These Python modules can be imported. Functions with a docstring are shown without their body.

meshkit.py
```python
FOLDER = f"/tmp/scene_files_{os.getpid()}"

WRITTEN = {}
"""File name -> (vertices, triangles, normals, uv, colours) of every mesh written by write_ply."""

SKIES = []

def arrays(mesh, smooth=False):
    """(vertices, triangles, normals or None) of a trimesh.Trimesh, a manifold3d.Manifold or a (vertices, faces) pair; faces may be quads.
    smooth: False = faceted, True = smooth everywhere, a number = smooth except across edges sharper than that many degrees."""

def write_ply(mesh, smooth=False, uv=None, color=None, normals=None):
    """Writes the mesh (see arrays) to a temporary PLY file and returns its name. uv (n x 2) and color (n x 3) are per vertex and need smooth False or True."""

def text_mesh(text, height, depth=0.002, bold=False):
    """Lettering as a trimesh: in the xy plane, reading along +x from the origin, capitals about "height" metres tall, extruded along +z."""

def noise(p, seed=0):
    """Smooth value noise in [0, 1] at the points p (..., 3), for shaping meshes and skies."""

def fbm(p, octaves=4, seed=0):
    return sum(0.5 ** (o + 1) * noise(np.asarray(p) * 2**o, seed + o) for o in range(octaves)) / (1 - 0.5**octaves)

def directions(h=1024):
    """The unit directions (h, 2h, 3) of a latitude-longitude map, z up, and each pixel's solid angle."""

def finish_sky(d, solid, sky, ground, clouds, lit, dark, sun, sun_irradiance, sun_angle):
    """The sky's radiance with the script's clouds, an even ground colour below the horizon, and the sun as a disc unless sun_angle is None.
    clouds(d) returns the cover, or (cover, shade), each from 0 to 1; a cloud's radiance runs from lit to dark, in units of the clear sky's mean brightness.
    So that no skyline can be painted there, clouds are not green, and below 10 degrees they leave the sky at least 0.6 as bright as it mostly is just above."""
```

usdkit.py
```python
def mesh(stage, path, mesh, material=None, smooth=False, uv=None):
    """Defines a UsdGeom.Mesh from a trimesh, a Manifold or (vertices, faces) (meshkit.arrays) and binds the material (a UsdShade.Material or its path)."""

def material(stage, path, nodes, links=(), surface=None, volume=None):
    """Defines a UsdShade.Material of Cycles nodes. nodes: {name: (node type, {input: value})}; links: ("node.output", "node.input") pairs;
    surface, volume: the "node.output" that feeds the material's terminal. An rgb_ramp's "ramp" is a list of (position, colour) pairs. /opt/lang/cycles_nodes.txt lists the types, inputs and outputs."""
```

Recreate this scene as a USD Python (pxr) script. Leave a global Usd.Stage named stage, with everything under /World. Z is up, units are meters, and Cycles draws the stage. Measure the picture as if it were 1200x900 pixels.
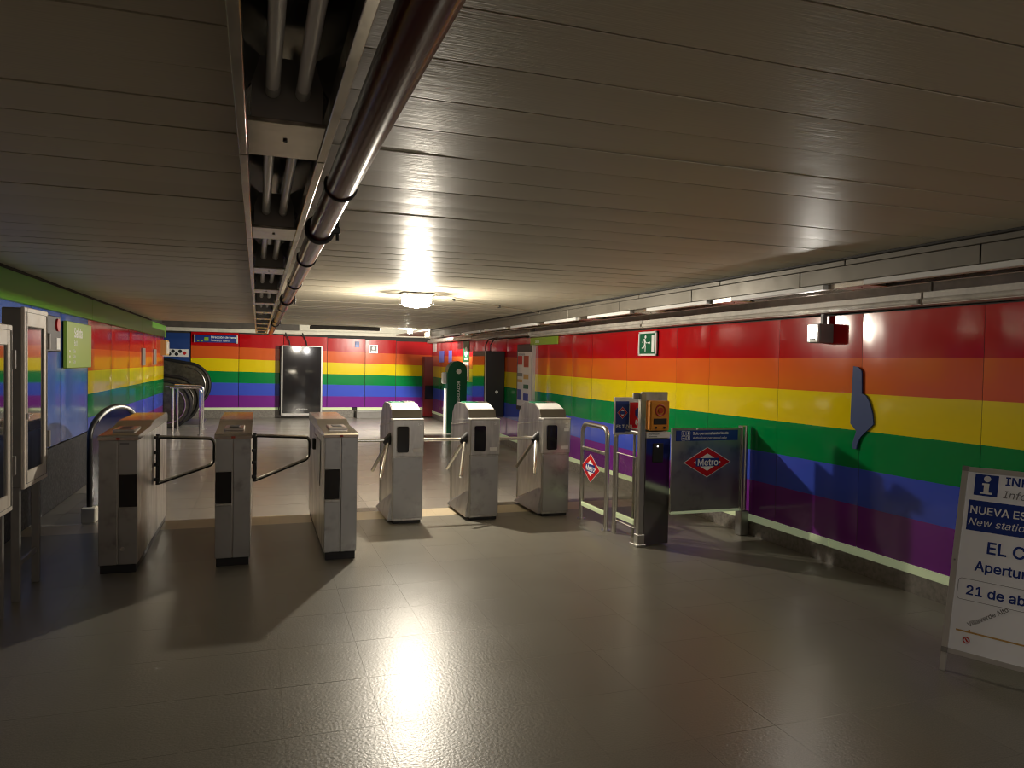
import math, random
import numpy as np, trimesh, manifold3d as m3
from shapely.geometry import Polygon
import usdkit, meshkit
from pxr import Usd, UsdGeom, UsdShade, UsdLux, Gf, Sdf
random.seed(7); rng = np.random.default_rng(7)
stage = Usd.Stage.CreateInMemory()
UsdGeom.SetStageUpAxis(stage, 'Z'); UsdGeom.SetStageMetersPerUnit(stage, 1.0)
UsdGeom.Xform.Define(stage, '/World'); UsdGeom.Scope.Define(stage, '/World/Looks')

# ---------------------------------------------------------------- camera, exposure, lamp powers
cam = UsdGeom.Camera.Define(stage, '/World/camera')
cam.CreateHorizontalApertureAttr(36.0); cam.CreateVerticalApertureAttr(27.0)
cam.CreateFocalLengthAttr(870 / 1200 * 36.0)
cam.CreateClippingRangeAttr((0.02, 200.0))
RT, DN, FW = (0.946, -0.323, 0.018), (0.008, -0.032, -0.999), (0.324, 0.946, -0.027)
def _n(v): v = np.array(v, float); return v / np.linalg.norm(v)
fw = _n(FW); rt = _n(np.array(RT) - fw * np.dot(RT, fw)); up = np.cross(rt, fw)
EYE = (0.0, 0.0, 1.5)
cam.AddTransformOp().Set(Gf.Matrix4d(*rt, 0, *up, 0, *(-fw), 0, *EYE, 1))
cam.CreateExposureAttr(0.0)
LAMP_A = 6200.0        # guarded lamp hung under the ceiling over the turnstiles
LAMP_B = 350.0         # twin emergency heads on the right wall
LAMP_C = 240000.0      # emergency head at the far end of the hall
LAMP_R = 2300.0        # the same kind of guarded lamp, farther back along the hall behind the viewer
AMBIENT = 0.010
WARM = (1.0, 0.90, 0.74)
dome = UsdLux.DomeLight.Define(stage, '/World/ambient_fill'); dome.CreateIntensityAttr(AMBIENT); dome.CreateColorAttr(Gf.Vec3f(1.0, 0.97, 0.9))  # weak fill added all round; the underground hall has no sky

# ---------------------------------------------------------------- materials
LK = '/World/Looks/'
def srgb(r, g, b):
    f = lambda c: c / 12.92 if c <= 0.04045 else ((c + 0.055) / 1.055) ** 2.4
    return tuple(f(x / 255.0) for x in (r, g, b))
M = {}
def plain(name, col, rough=0.5, metal=0.0, spec=0.5, noise=0.0, scale=8.0, bump=0.0, bscale=60.0, stretch=None, coat=0.0):
    nodes = {'p': ('principled_bsdf', {'base_color': col, 'roughness': rough, 'metallic': metal, 'specular_ior_level': spec, 'coat_weight': coat})}
    links = []
    if noise or bump:
        nodes['g'] = ('geometry', {})
        nodes['m'] = ('mapping', {'scale': stretch or (1, 1, 1)}); links.append(('g.position', 'm.vector'))
    if noise:
        nodes['n'] = ('noise_texture', {'scale': scale, 'detail': 4.0, 'roughness': 0.6}); links.append(('m.vector', 'n.vector'))
        lo, hi = tuple(c * (1 - noise) for c in col), tuple(min(1, c * (1 + noise)) for c in col)
        nodes['r'] = ('rgb_ramp', {'ramp': [(0.3, lo), (0.7, hi)]}); links += [('n.fac', 'r.fac'), ('r.color', 'p.base_color')]
        nodes['q'] = ('map_range', {'from_min': 0.3, 'from_max': 0.7, 'to_min': max(0.02, rough * 0.8), 'to_max': min(1, rough * 1.25), 'clamp': True}); links += [('n.fac', 'q.value'), ('q.result', 'p.roughness')]
    if bump:
        nodes['bn'] = ('noise_texture', {'scale': bscale, 'detail': 3.0}); links.append(('m.vector', 'bn.vector'))
        nodes['b'] = ('bump', {'strength': bump, 'distance': 0.01}); links += [('bn.fac', 'b.height'), ('b.normal', 'p.normal')]
    M[name] = usdkit.material(stage, LK + name, nodes, links, surface='p.BSDF')
def emit(name, col, strength):
    M[name] = usdkit.material(stage, LK + name, {'e': ('emission', {'color': col, 'strength': strength})}, surface='e.emission')

STRIPES = [srgb(118, 40, 140), srgb(62, 84, 200), srgb(0, 128, 62), srgb(222, 198, 8), srgb(208, 92, 34), srgb(174, 6, 16)]
def vinyl(name, bounds, kind):
    """Printed rainbow stripes: flat print by height above the floor (the print runs slightly out of level along the walls)."""
    H = 2.4
    ramp = [(0, STRIPES[0])] + [(b / H, STRIPES[i + 1]) for i, b in enumerate(bounds)]
    nodes = {'g': ('geometry', {}), 's': ('separate_xyz', {}), 'p': ('principled_bsdf', {'roughness': 0.26 if kind == 'x' else 0.12, 'specular_ior_level': 0.2 if kind == 'x' else 0.5}),
             'r': ('rgb_ramp', {'ramp': ramp, 'interpolate': False}), 'd': ('math', {'math_type': 'divide', 'value2': H}), 'k': ('math', {'math_type': 'multiply'}),
             'n': ('noise_texture', {'scale': 2.2, 'detail': 2.0}), 'b': ('bump', {'strength': 0.25, 'distance': 0.02}),
             'mm': ('mapping', {'scale': (1.0, 1.0, 0.35)})}
    links = [('g.position', 's.vector'), ('s.z', 'k.value1'), ('k.value', 'd.value1'), ('d.value', 'r.fac'), ('r.color', 'p.base_color'),
             ('g.position', 'mm.vector'), ('mm.vector', 'n.vector'), ('n.fac', 'b.height'), ('b.normal', 'p.normal')]
    if kind == 'y':      # factor 1 - .005 * max(0, y - 9)
        nodes['f'] = ('map_range', {'from_min': 9.0, 'from_max': 20.0, 'to_min': 1.0, 'to_max': 0.945, 'clamp': True}); links += [('s.y', 'f.value'), ('f.result', 'k.value2')]
    elif kind == 'x':    # factor 1 - .0115 * (3.2 - x)
        nodes['f'] = ('map_range', {'from_min': -3.0, 'from_max': 5.0, 'to_min': 0.9287, 'to_max': 1.0207, 'clamp': True}); links += [('s.x', 'f.value'), ('f.result', 'k.value2')]
    else:
        nodes['k'][1]['value2'] = 1.0
    M[name] = usdkit.material(stage, LK + name, nodes, links, surface='p.BSDF')
NEAR_B = [0.49, 0.765, 1.045, 1.32, 1.59]
vinyl('vinyl_right', NEAR_B, 'y')
vinyl('vinyl_left', NEAR_B, None)
vinyl('vinyl_back', [0.55, 0.85, 1.125, 1.423, 1.721], 'x')

plain('steel', (0.58, 0.57, 0.53), 0.32, 1.0, noise=0.04, scale=5, stretch=(1, 1, 0.25))
plain('steel_dark', (0.42, 0.42, 0.41), 0.38, 1.0, noise=0.05, scale=6)
plain('steel_top', (0.62, 0.56, 0.50), 0.17, 1.0)
plain('chrome', (0.78, 0.77, 0.74), 0.22, 1.0)
plain('mirror_dark', (0.30, 0.30, 0.31), 0.07, 1.0)
plain('mirror_trim', (0.52, 0.48, 0.42), 0.20, 1.0, noise=0.08, scale=3)
plain('reflector', (0.20, 0.195, 0.18), 0.14, 1.0)
plain('tube_glass', (0.80, 0.79, 0.80), 0.15, 0.0, 0.7)
plain('black', (0.012, 0.012, 0.013), 0.45)
plain('black_gloss', (0.010, 0.010, 0.012), 0.06, coat=0.5)
plain('dark_gap', (0.02, 0.018, 0.015), 0.7)
plain('panel_beige', (0.55, 0.51, 0.40), 0.43, 0.0, 0.22, noise=0.05, scale=3, bump=0.12, bscale=6, stretch=(1.5, 30, 1.5))
plain('panel_beige_2', (0.53, 0.49, 0.385), 0.45, 0.0, 0.22, noise=0.05, scale=3, bump=0.12, bscale=6, stretch=(1.5, 30, 1.5))
plain('soffit_paint', (0.42, 0.34, 0.30), 0.6, noise=0.12, scale=4)
plain('ledge_paint', (0.55, 0.52, 0.46), 0.5, noise=0.2, scale=7)
plain('fascia_metal', (0.17, 0.155, 0.125), 0.5, 0.3, noise=0.1, scale=3)
plain('dark_header', (0.07, 0.06, 0.05), 0.6, noise=0.3, scale=5)
plain('white_moulding', (0.62, 0.60, 0.50), 0.5, noise=0.08, scale=6)
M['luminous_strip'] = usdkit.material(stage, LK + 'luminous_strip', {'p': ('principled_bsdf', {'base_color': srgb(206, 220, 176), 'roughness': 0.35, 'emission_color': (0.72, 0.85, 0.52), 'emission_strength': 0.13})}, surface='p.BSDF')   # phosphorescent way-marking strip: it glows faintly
plain('stone_base', (0.20, 0.185, 0.165), 0.35, noise=0.25, scale=30)
plain('pipe_red', (0.095, 0.012, 0.010), 0.20, 0.0, 0.35)
plain('green_paint', srgb(88, 152, 40), 0.3)
plain('blue_panel', srgb(78, 112, 196), 0.12, noise=0.04, scale=3)
plain('navy_panel', srgb(36, 66, 130), 0.3)
plain('navy', srgb(24, 52, 132), 0.4)
plain('sign_green', srgb(0, 92, 60), 0.4)
plain('lime_sign', srgb(140, 176, 50), 0.35)
plain('white_paint', (0.74, 0.74, 0.72), 0.45)
plain('white_print', (0.82, 0.82, 0.80), 0.5)
plain('grey_print', (0.18, 0.18, 0.19), 0.5)
plain('grey_paint', (0.22, 0.21, 0.20), 0.45, noise=0.1, scale=6)
plain('cabinet_frame', (0.62, 0.57, 0.50), 0.4, noise=0.06, scale=6)
plain('cabinet_grey', (0.20, 0.195, 0.185), 0.4, noise=0.08, scale=6)
plain('metro_red', srgb(190, 18, 24), 0.35)
plain('red_gloss', srgb(112, 8, 14), 0.3)
plain('poster_red', srgb(222, 20, 36), 0.35)
plain('poster_blue', srgb(40, 60, 150), 0.35)
plain('intercom_orange', srgb(206, 132, 40), 0.4, noise=0.05, scale=20)
plain('ring_red', srgb(170, 50, 24), 0.4)
plain('ochre', srgb(190, 150, 84), 0.5)
plain('board_white', (0.86, 0.87, 0.90), 0.45)
plain('alu_frame', (0.56, 0.55, 0.53), 0.38, 0.5)
plain('tear_blue', srgb(56, 74, 122), 0.55, 0.0, 0.2)
plain('sticker_blue', srgb(96, 118, 220), 0.35)
plain('shaded_stone', (0.012, 0.012, 0.016), 0.6, 0.0, 0.25, noise=0.2, scale=40)  # near-black tone carries the cast shadow along the lower left wall
plain('rubber', (0.015, 0.015, 0.015), 0.35)
plain('escalator_panel', (0.10, 0.095, 0.075), 0.25, 0.6, noise=0.15, scale=10)
plain('cable', (0.03, 0.028, 0.026), 0.5)
plain('poster_art', (0.62, 0.60, 0.58), 0.3)
plain('lens_off', (0.05, 0.05, 0.05), 0.15)
emit('lamp_b', (1.0, 0.95, 0.85), LAMP_B)
emit('lamp_shell', WARM, 22.0)
emit('shell_r', WARM, 5.0)
emit('led_white', (1.0, 0.95, 0.9), 3.0)
emit('screen_dim', (0.5, 0.5, 0.48), 0.02)
# clear pane: mostly see-through with mirror reflections by angle
def pane(name, tint, ior=0.08):
    M[name] = usdkit.material(stage, LK + name, {'t': ('transparent_bsdf', {'color': tint}), 'g': ('glossy_bsdf', {'roughness': 0.03, 'color': (0.9, 0.9, 0.9)}),
        'm': ('mix_closure', {'fac': ior})}, [('t.BSDF', 'm.closure1'), ('g.BSDF', 'm.closure2')], surface='m.closure')
pane('glass_clear', (0.90, 0.90, 0.86)); pane('glass_smoked', (0.42, 0.43, 0.45), 0.06)

# floor stones: dark flecked granite, polished with wear; a few tone variants
def stone(name, a, b, rough, bump=0.10):
    M[name] = usdkit.material(stage, LK + name, {
        'g': ('geometry', {}), 'n': ('noise_texture', {'scale': 190.0, 'detail': 3.0}), 'n2': ('noise_texture', {'scale': 1.4, 'detail': 4.0}),
        'r': ('rgb_ramp', {'ramp': [(0.35, a), (0.65, b)]}), 'q': ('map_range', {'from_min': 0.3, 'from_max': 0.7, 'to_min': rough * 0.93, 'to_max': rough * 1.08, 'clamp': True}),
        'bn': ('noise_texture', {'scale': 75.0, 'detail': 2.0}), 'b': ('bump', {'strength': bump, 'distance': 0.004}), 'p': ('principled_bsdf', {'specular_ior_level': 0.85})},
        [('g.position', 'n.vector'), ('g.position', 'n2.vector'), ('g.position', 'bn.vector'), ('n.fac', 'r.fac'), ('r.color', 'p.base_color'), ('n2.fac', 'q.value'), ('q.result', 'p.roughness'), ('bn.fac', 'b.height'), ('b.normal', 'p.normal')], surface='p.BSDF')
stone('granite_0', (0.142, 0.133, 0.108), (0.240, 0.225, 0.186), 0.33, 0.28)
stone('granite_1', (0.138, 0.129, 0.105), (0.235, 0.220, 0.182), 0.33, 0.28)
stone('granite_2', (0.146, 0.137, 0.111), (0.245, 0.230, 0.190), 0.33, 0.28)
stone('cream_tile', (0.44, 0.36, 0.24), (0.56, 0.47, 0.33), 0.35)
stone('hall_0', (0.23, 0.212, 0.185), (0.31, 0.288, 0.255), 0.25)
stone('hall_1', (0.20, 0.184, 0.160), (0.275, 0.255, 0.225), 0.27)
stone('grout', (0.11, 0.10, 0.08), (0.18, 0.165, 0.135), 0.5)

# ---------------------------------------------------------------- geometry helpers
class MB:
    def __init__(s): s.v, s.f, s.n = [], [], 0
    def add(s, v, f):
        v = np.asarray(v, float); f = np.asarray(f, int)
        if f.shape[1] == 4: f = np.vstack([f[:, [0, 1, 2]], f[:, [0, 2, 3]]])
        s.v.append(v); s.f.append(f + s.n); s.n += len(v); return s
    def tm(s, t): return s.add(t.vertices, t.faces)
    def box(s, x0, x1, y0, y1, z0, z1, c=0.0):
        """a box with chamfered edges"""
        if x1 < x0: x0, x1 = x1, x0
        if y1 < y0: y0, y1 = y1, y0
        if z1 < z0: z0, z1 = z1, z0
        c = min(c, 0.45 * min(x1 - x0, y1 - y0, z1 - z0))
        if c <= 0:
            return s.tm(trimesh.creation.box(bounds=[(x0, y0, z0), (x1, y1, z1)]))
        p = [(a, b, d) for a, b, d in [(x, y, z) for x in (x0, x1) for y in (y0, y1) for z in (z0, z1)]]
        q = []
        for (x, y, z) in p:
            ix, iy, iz = (c if x == x0 else -c), (c if y == y0 else -c), (c if z == z0 else -c)
            q += [(x, y + iy, z + iz), (x + ix, y, z + iz), (x + ix, y + iy, z)]
        return s.tm(trimesh.convex.convex_hull(np.array(q)))
    def tube(s, pts, r, n=12, closed=False, caps=True):
        p = np.asarray(pts, float); k = len(p)
        t = (np.roll(p, -1, 0) - np.roll(p, 1, 0)) if closed else np.gradient(p, axis=0)
        t /= np.linalg.norm(t, axis=1, keepdims=True) + 1e-12
        a0 = np.cross(t[0], (0, 0, 1) if abs(t[0][2]) < 0.9 else (1, 0, 0)); a0 /= np.linalg.norm(a0)
        rings, a = [], a0
        for i in range(k):
            a = a - t[i] * np.dot(a, t[i]); a /= np.linalg.norm(a); b = np.cross(t[i], a)
            ang = np.arange(n) * 2 * np.pi / n
            rr = r[i] if np.ndim(r) else r
            rings.append(p[i] + rr * (np.cos(ang)[:, None] * a + np.sin(ang)[:, None] * b))
        v = np.vstack(rings); f = []
        for i in range(k if closed else k - 1):
            j = (i + 1) % k
            for u in range(n):
                w = (u + 1) % n; f.append((i * n + u, i * n + w, j * n + w, j * n + u))
        s.add(v, f)
        if caps and not closed:
            for i, rev in ((0, True), (k - 1, False)):
                c = np.vstack([rings[i], p[i]]); ff = [((u + 1) % n, u, n) if rev else (u, (u + 1) % n, n) for u in range(n)]
                s.add(c, ff)
        return s
    def prism(s, poly, a0, a1, axis='x'):
        """extrude a 2-D outline along an axis: x -> outline in (y, z); y -> (x, z); z -> (x, y)"""
        t = trimesh.creation.extrude_polygon(Polygon(poly), abs(a1 - a0), engine='earcut'); v = np.array(t.vertices); lo = min(a0, a1)
        if axis == 'x': v = np.stack([v[:, 2] + lo, v[:, 0], v[:, 1]], 1); f = t.faces
        elif axis == 'y': v = np.stack([v[:, 0], v[:, 2] + lo, v[:, 1]], 1); f = t.faces[:, ::-1]
        else: v = np.stack([v[:, 0], v[:, 1], v[:, 2] + lo], 1); f = t.faces
        return s.add(v, f)
    def text(s, txt, h, O, U, V, bold=False, depth=0.0012):
        """letters on a plane: origin O (baseline left), U along the reading direction, V up"""
        t = meshkit.text_mesh(txt, h, depth, bold); U, V = _n(U), _n(V); N = np.cross(U, V)
        return s.add(np.asarray(O) + t.vertices @ np.stack([U, V, N]), t.faces)
    def flat(s, pts, O, U, V, depth=0.001):
        """a thin flat shape given in plane coordinates"""
        t = trimesh.creation.extrude_polygon(Polygon(pts).buffer(0), depth, engine='earcut'); U, V = _n(U), _n(V); N = np.cross(U, V)
        return s.add(np.asarray(O) + t.vertices @ np.stack([U, V, N]), t.faces)
    def cyl(s, p0, p1, r, n=16): return s.tube([p0, p1], r, n)
    def sphere(s, c, r, sub=2, sc=(1, 1, 1)):
        t = trimesh.creation.icosphere(subdivisions=sub, radius=1.0); return s.add(np.asarray(c) + t.vertices * r * np.array(sc), t.faces)
    def mesh(s): return trimesh.Trimesh(np.vstack(s.v), np.vstack(s.f), process=False)
def mb(): return MB()
def disc(r, n=24, cx=0, cy=0): return [(cx + r * math.cos(2 * math.pi * i / n), cy + r * math.sin(2 * math.pi * i / n)) for i in range(n)]
def arc(c, r, a0, a1, n, ax, ay):
    """points on an arc in the plane of the axes ax, ay (degrees)"""
    return [np.asarray(c) + r * (math.cos(math.radians(a)) * np.asarray(ax, float) + math.sin(math.radians(a)) * np.asarray(ay, float)) for a in np.linspace(a0, a1, n)]
def rrect(w, h, r, n=5):
    out = []
    for cx, cy, a in ((w - r, h - r, 0), (r, h - r, 90), (r, r, 180), (w - r, r, 270)):
        out += [(cx + r * math.cos(math.radians(a + 90 * i / n)), cy + r * math.sin(math.radians(a + 90 * i / n))) for i in range(n + 1)]
    return out

taken = {}
def numbered(parent, name):
    k = taken.get((parent, name), 0); taken[(parent, name)] = k + 1
    return f'{parent}/{name}' if k == 0 else f'{parent}/{name}_{k:03d}'
def obj(name, m, mat, parent=None, smooth=30, label=None):
    path = numbered(parent.GetPath().pathString if parent else '/World', name)
    p = usdkit.mesh(stage, path, m.mesh() if isinstance(m, MB) else m, M[mat], smooth=smooth).GetPrim()
    if label: p.SetCustomDataByKey('label', label)
    return p
def tag(p, label, cat=None, group=None, kind=None):
    p.SetCustomDataByKey('label', label)
    if cat: p.SetCustomDataByKey('category', cat)
    if group: p.SetCustomDataByKey('group', group)
    if kind: p.SetCustomDataByKey('kind', kind)
    return p
def thing(name, label, cat, group=None, loc=(0, 0, 0), rotz=0.0):
    x = UsdGeom.Xform.Define(stage, numbered('/World', name)); x.AddTranslateOp().Set(Gf.Vec3d(*map(float, loc)))
    x.AddRotateZOp().Set(float(rotz))
    return tag(x.GetPrim(), label, cat, group)
def setting(name, label):
    return tag(UsdGeom.Xform.Define(stage, numbered('/World', name)).GetPrim(), label, kind='structure')
def copy_of(src, name, label, loc, rotz=0.0):
    x = UsdGeom.Xform.Define(stage, numbered('/World', name)); x.GetPrim().GetReferences().AddInternalReference(src.GetPath())
    x.GetPrim().SetInstanceable(True)
    ops = {o.GetOpName(): o for o in x.GetOrderedXformOps()}
    ops['xformOp:translate'].Set(Gf.Vec3d(*map(float, loc))); ops['xformOp:rotateZ'].Set(float(rotz))
    x.GetPrim().SetCustomDataByKey('label', label)
    return x.GetPrim()

def xw(y): return 4.2 + max(0.0, y - 9.0) * 0.3 / 11      # the right wall leans out a little beyond the turnstiles
YB, XL, ZC = 20.0, -1.9, 2.2
YF = -4.0                                                  # the hall goes on behind the viewer
# ---------------------------------------------------------------- floor
fl = setting('floor', 'dark granite slab floor of the ticket hall')
gb = mb().box(-2.6, 4.8, YF, YB + 0.3, -0.06, -0.0012); obj('grout_bed', gb, 'grout', fl)
PX, PY = 0.392, 0.48
xs = [-0.28 + k * PX for k in range(-5, 13)]
ys = [3.03 + k * PY for k in range(-2, 9)] + [7.07]
FW_ = np.array(FW); RT_ = np.array(RT); UPv = -np.array(DN)
def seen(p, m=60):
    d = np.array(p) - EYE; z = d @ FW_
    if z < 0.2: return False
    x, y = 600 + 870 * (d @ RT_) / z, 450 - 870 * (d @ UPv) / z
    return -m < x < 1200 + m and -m < y < 900 + m
rest = mb(); k = 0
def slab(b, x0, x1, y0, y1, g=0.0005, jig=0.0003):
    z = rng.uniform(-jig, 0); return b.box(x0 + g, x1 - g, y0 + g, y1 - g, -0.03, z)
for j in range(len(ys) - 1):
    for i in range(len(xs) - 1):
        x0, x1, y0, y1 = xs[i], xs[i + 1], ys[j], ys[j + 1]
        if any(seen((x, y, 0), 20) for x in (x0, x1) for y in (y0, y1)):
            obj('floor_slab', slab(mb(), x0, x1, y0, y1), f'granite_{int(rng.integers(3))}', fl, smooth=30); k += 1
        else: slab(rest, x0, x1, y0, y1)
for y0 in np.arange(YF, ys[0] - 0.1, PY * 2):
    for i in range(0, len(xs) - 1, 2): slab(rest, xs[i], xs[min(i + 2, len(xs) - 1)], y0, min(y0 + PY * 2, ys[0]))
tag(obj('floor_slabs_out_of_reach', rest, 'granite_0', fl, smooth=30), 'granite slabs outside the view', kind='stuff')
for i in range(len(xs) - 1): obj('cream_floor_tile', slab(mb(), xs[i], xs[i + 1], 7.07, 7.45), 'cream_tile', fl, smooth=30)
hx = [-2.28 + 0.56 * q for q in range(13)]
n_h = 0; far = mb()
y = 7.45; row = 0
while y < YB:
    d = 0.56
    for i in range(len(hx) - 1):
        if y < 10.5: obj('hall_floor_tile', slab(mb(), hx[i], hx[i + 1], y, y + d, 0.002), f'hall_{(row + (i * 7 + row * 3) % 2) % 2}', fl, smooth=30)
        else: slab(far, hx[i], hx[i + 1], y, min(y + d, YB + 0.2), 0.002)
    y += d; row += 1
tag(obj('hall_floor_far_tiles', far, 'hall_0', fl, smooth=30), 'far floor tiles of the hall beyond the gates', kind='stuff')
for yy in (13.2, 16.3): obj('floor_band', mb().box(-2.2, 4.3, yy, yy + 0.22, -0.02, 0.0012), 'hall_1', fl)

# ---------------------------------------------------------------- ceiling of pressed metal strips
ce = setting('ceiling', 'low ceiling of long beige metal strips laid across the hall')
obj('ceiling_deck', mb().box(-2.2, 4.6, YF, YB + 0.3, 2.62, 2.7), 'dark_gap', ce)
obj('ceiling_back', mb().box(-2.2, 4.4, YF, 15.42, 2.225, 2.24), 'dark_gap', ce)
PC, YC0 = 0.2625, 1.437
k0 = int(math.floor((YF - YC0) / PC)); q = k0
while YC0 + (q + 1) * PC < 15.45:
    y0, y1 = YC0 + q * PC + 0.0038, YC0 + (q + 1) * PC - 0.0038
    # gently bellied strip: cross section in (y, z), with turned-up edges
    n = 8; s = np.linspace(0, 1, n + 1); bell = 0.0011 + rng.uniform(-0.0004, 0.0006)
    yy = y0 + (y1 - y0) * s; zz = ZC - bell * (1 - (2 * s - 1) ** 2)
    prof = [(y0, ZC + 0.02)] + list(zip(yy, zz)) + [(y1, ZC + 0.02)]
    xsn = np.linspace(-1.862, 3.5, 10); v = []; sag = rng.uniform(-0.0012, 0.0012, len(xsn)); tilt = rng.uniform(-0.0015, 0.0015)
    for xi, x in enumerate(xsn):
        for (py, pz) in prof: v.append((x, py, pz + sag[xi] + tilt * (py - y0) / (y1 - y0)))
    L = len(prof); f = [(a * L + b, a * L + b + 1, (a + 1) * L + b + 1, (a + 1) * L + b) for a in range(len(xsn) - 1) for b in range(L - 1)]
    obj('ceiling_strip', mb().add(v, np.array(f)[:, ::-1]), 'panel_beige' if rng.random() < 0.6 else 'panel_beige_2', ce, smooth=40)
    q += 1
obj('side_soffit', mb().box(3.5, 4.8, YF, YB, ZC, ZC + 0.03), 'soffit_paint', ce, label='pinkish plaster soffit along the right wall')

# ---------------------------------------------------------------- walls
def panel_grid(P, Q, z0, z1, inward, nu=14, nz=8, bulge=0.006, seed=0):
    """a slightly bellied vinyl-faced panel between floor points P and Q"""
    P, Q = np.array(P, float), np.array(Q, float); n = np.array(inward, float); v, f = [], []
    for a in range(nu + 1):
        s = a / nu
        for b in range(nz + 1):
            z = z0 + (z1 - z0) * b / nz; p = P + (Q - P) * s
            w = bulge * (1 - (2 * s - 1) ** 4) + 0.004 * (meshkit.noise(np.array([[p[0] * 1.3 + seed, p[1] * 1.3, z * 0.8]]))[0] - 0.5)
            v.append((p[0] + n[0] * w, p[1] + n[1] * w, z))
    for a in range(nu):
        for b in range(nz): f.append((a * (nz + 1) + b, (a + 1) * (nz + 1) + b, (a + 1) * (nz + 1) + b + 1, a * (nz + 1) + b + 1))
    f = np.array(f); m = mb().add(v, f).mesh(); i = np.abs(m.face_normals @ np.append(n, 0)).argmax()
    if m.face_normals[i] @ np.append(n, 0) < 0: m.faces = m.faces[:, ::-1]
    return trimesh.Trimesh(m.vertices, m.faces, process=False)
wr = setting('wall_right', 'right wall covered in glossy rainbow striped vinyl panels')
obj('wall_core', mb().prism([(4.24, YF), (4.24, 9), (4.55, YB + 0.1), (4.8, YB + 0.1), (4.8, YF)], 0, 2.62, 'z'), 'dark_gap', wr)
ye = [YF, -2.6, -1.2, 0.2, 1.3, 2.4, 3.37, 4.34, 5.26, 6.29, 6.9, 8.02, 9.0, 9.72, 10.74, 11.8, 12.9, 14.0, 15.2, 16.4, 17.6, 18.8, YB]
for i in range(len(ye) - 1):
    a, b = ye[i] + 0.0015, ye[i + 1] - 0.0015
    top = 1.915 + 0.115 * max(0, (0.5 * (a + b) - 9) / 11)
    obj('vinyl_panel', panel_grid((xw(a) + 0.006, a), (xw(b) + 0.006, b), 0.19, top, (-1, 0), seed=i), 'vinyl_right', wr, smooth=True)
wb = setting('wall_back', 'far end wall covered in rainbow striped vinyl panels')
obj('wall_core', mb().box(-2.6, 4.8, YB + 0.04, YB + 0.3, 0, 2.62), 'dark_gap', wb)
xb = [-1.58, -0.458, 0.62, 1.72, 2.703, 3.525, 4.55]
for i in range(len(xb) - 1):
    obj('vinyl_panel', panel_grid((xb[i] + 0.006, YB + 0.006), (xb[i + 1] - 0.006, YB + 0.006), 0.275, 2.155 - 0.02 * (xb[i] + 1.6), (0, -1), bulge=0.004, seed=40 + i), 'vinyl_back', wb, smooth=True)
obj('blue_panel', mb().box(-2.3, -1.60, YB - 0.01, YB + 0.03, 0, 2.12, 0.004), 'navy_panel', wb)
wl = setting('wall_left', 'left wall of blue and rainbow vinyl panels')
obj('wall_core', mb().box(-2.6, XL - 0.03, YF, 17.35, 0, 2.62), 'dark_gap', wl)
for i, (a, b, mt) in enumerate([(5.9, 7.6, 'blue_panel'), (7.62, 8.64, 'blue_panel'), (8.66, 9.9, 'blue_panel'), (9.92, 11.4, 'vinyl_left'), (11.41, 12.9, 'vinyl_left'), (12.91, 14.4, 'vinyl_left'), (14.41, 15.9, 'vinyl_left'), (15.91, 17.35, 'vinyl_left')]):
    obj('vinyl_panel' if 'vinyl' in mt else 'blue_wall_panel', panel_grid((XL, a), (XL, b), 0.30 if 'vinyl' in mt else 0.62, 1.93, (1, 0), seed=70 + i, bulge=0.012), mt, wl, smooth=True)
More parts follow.
